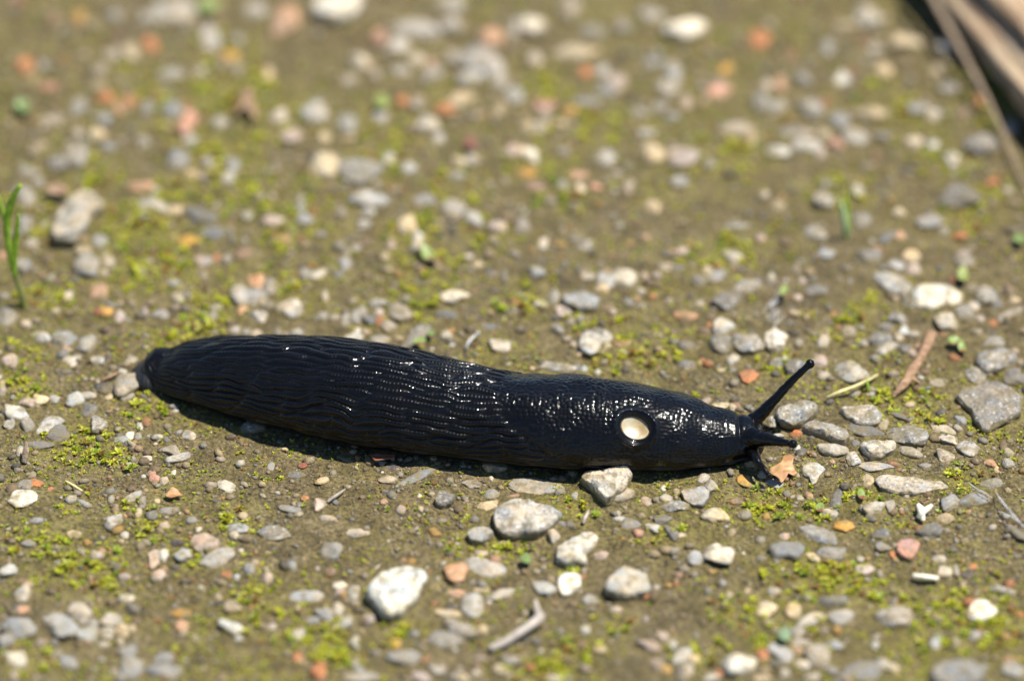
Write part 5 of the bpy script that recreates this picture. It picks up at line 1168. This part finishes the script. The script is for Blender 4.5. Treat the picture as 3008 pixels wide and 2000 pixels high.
leaf("leaf", 725, 312, [(-10, -42), (14, -48), (20, -10), (32, 36), (22, 44), (2, 12), (-14, 8), (-36, 34), (-44, 24), (-20, -6)], M_LEAFN, "brown forked dead leaf lying on mossy silt", lift=1.6, seed=11)
leaf("leaf", 166, 566, [(-34, -14), (0, -20), (36, -12), (34, 8), (10, 16), (-10, 10)], M_LEAFN, "brown curled leaf scrap beside the leaning buff rock", lift=1.8, seed=12, curl=0.4)
leaf("leaf", 1125, 1341, [(-38, -4), (-18, -12), (14, -12), (36, -4), (34, 6), (6, 10), (-24, 12)], make_leafy("redbrown_leaf", False, (0.26, 0.11, 0.06), .15), "red-brown leaf scrap lying along the slug's flank", lift=1.3, seed=13)
leaf("leaf", 1381, 421, oval(34, 26, -30), M_LEAFR, "blurred crimson leaf flake near pale pebbles", lift=1.2, seed=14)
leaf("leaf", 508, 1448, [(-24, 8), (-14, -4), (-2, -14), (14, -8), (30, 10), (12, 10), (-6, 14)], M_LEAFO, "bright orange leaf flake near a small pink pebble", lift=0.9, seed=15)
leaf("leaf", 1232, 1002, oval(38, 20, -10), M_LEAFRG, "olive leaflet resting on a speckled grey stone", lift=1.9, seed=16)
leaf("leaf", 1266, 978, oval(22, 16, 0), M_LEAFG, "tiny green leaflet touching the speckled grey stone", lift=1.5, seed=17)
leaf("leaf", 2302, 860, oval(24, 36, 20), M_LEAFRG, "yellowish leaflet standing in moss near the white fluff", lift=1.3, seed=18, curl=0.4)
leaf("leaf", 2828, 812, oval(34, 40, 0), make_leafy("dewy_leaf", False, (0.30, 0.36, 0.10), .3), "dewy light green leaf bud near a blue grey pebble", lift=1.5, seed=19, curl=0.4)
leaf("leaf", 2530, 1452, oval(22, 30, -30), M_LEAFRG, "small olive leaflet in front of the long white bar stone", lift=0.9, seed=20)
leaf("leaf", 2408, 1490, oval(26, 26, -30), M_LEAFRG, "little olive leaflet near an orange brick chip", lift=0.9, seed=21)

# broken branch and the stalk leaning by it
def build_branch():
    R0 = 0.0055
    P1 = at(2870, -125, R0); P2 = at(3110, 145, R0)
    d = (P2 - P1) / np.linalg.norm(P2 - P1)
    A, B = P1 - d * 0.05, P2 + d * 0.10
    n, m = 170, 80
    S = np.linspace(0, 1, n); C = A[None] + (B - A)[None] * S[:, None]
    side = np.array([-d[1], d[0], 0]); up = np.array([0, 0, 1.0])
    an = np.linspace(0, 2 * math.pi, m, endpoint=False)
    L = S * np.linalg.norm(B - A)
    q = np.stack([np.repeat(L * 18, m), np.tile(np.cos(an) * 4.5, n), np.tile(np.sin(an) * 4.5, n)], -1)
    q2 = np.stack([np.repeat(L * 60, m), np.tile(np.cos(an) * 13, n), np.tile(np.sin(an) * 13, n)], -1)
    rr = R0 * (1 + 0.16 * vnoise(q, 401) + 0.07 * vnoise(q2, 402)).reshape(n, m)
    split = np.clip(np.cos(an - 1.9) - 0.82, 0, 1) * 3.0          # a long crack in the weathered face
    rr = rr * (1 - 0.55 * split[None] * np.clip(0.6 + 0.6 * np.sin(L * 60)[:, None], 0, 1))
    V = C[:, None] + side * (rr * np.cos(an) * 2.5)[..., None] + up * (rr * np.sign(np.sin(an)) * np.abs(np.sin(an)) ** 0.7)[..., None]
    V[..., 2] += -V[..., 2].min() - 0.0004
    k = np.arange(n * m).reshape(n, m); kk = np.roll(k, -1, 1)
    F = [tuple(x) for x in np.stack([k[:-1].ravel(), kk[:-1].ravel(), kk[1:].ravel(), k[1:].ravel()], -1)] + [tuple(k[0][::-1]), tuple(k[-1])]
    V = V.reshape(-1, 3)
    base = np.array([C[n // 2][0], C[n // 2][1], 0.0])
    th = math.atan2(d[1], d[0]); c, s_ = math.cos(-th), math.sin(-th)
    rel = V - base; loc = np.stack([rel[:, 0] * c - rel[:, 1] * s_, rel[:, 0] * s_ + rel[:, 1] * c, rel[:, 2]], -1)
    root = empty("broken_branch", base.tolist()); root.rotation_euler = (0, 0, th)
    tag(root, "weathered brown broken branch with long cracks lying on the silt", "branch")
    mesh_obj("wood", loc, F, M_LOG, root)
    # a splinter lifting off the branch
    sp = np.array([[-0.05, -0.008, 0.0105], [-0.02, -0.007, 0.0125], [0.01, -0.006, 0.0115], [0.03, -0.007, 0.0105]])
    Vs, Fs = tube(curve_pts(sp, 24), np.interp(np.linspace(0, 1, 24), [0, .3, .8, 1], [0.002, 0.0026, 0.0022, 0.0004]), 12, 0.5, 7, 0.2)
    mesh_obj("splinter", Vs, Fs, M_LOG, root)
build_branch()
rod("dry_stalk", [(2700, -90, 9.0), (2755, 20, 7.5), (2830, 160, 5.5), (2900, 290, 3.6), (2950, 400, 2.0), (2990, 500, 1.4), (3030, 590, 0.6)], [.75, .7, .6, .5, .36, .28, .2], M_STALK,
    "long dry grass stalk leaning from the broken branch down to the silt", "stalk", n=60, m=12, squash=0.5, rough=0.06)
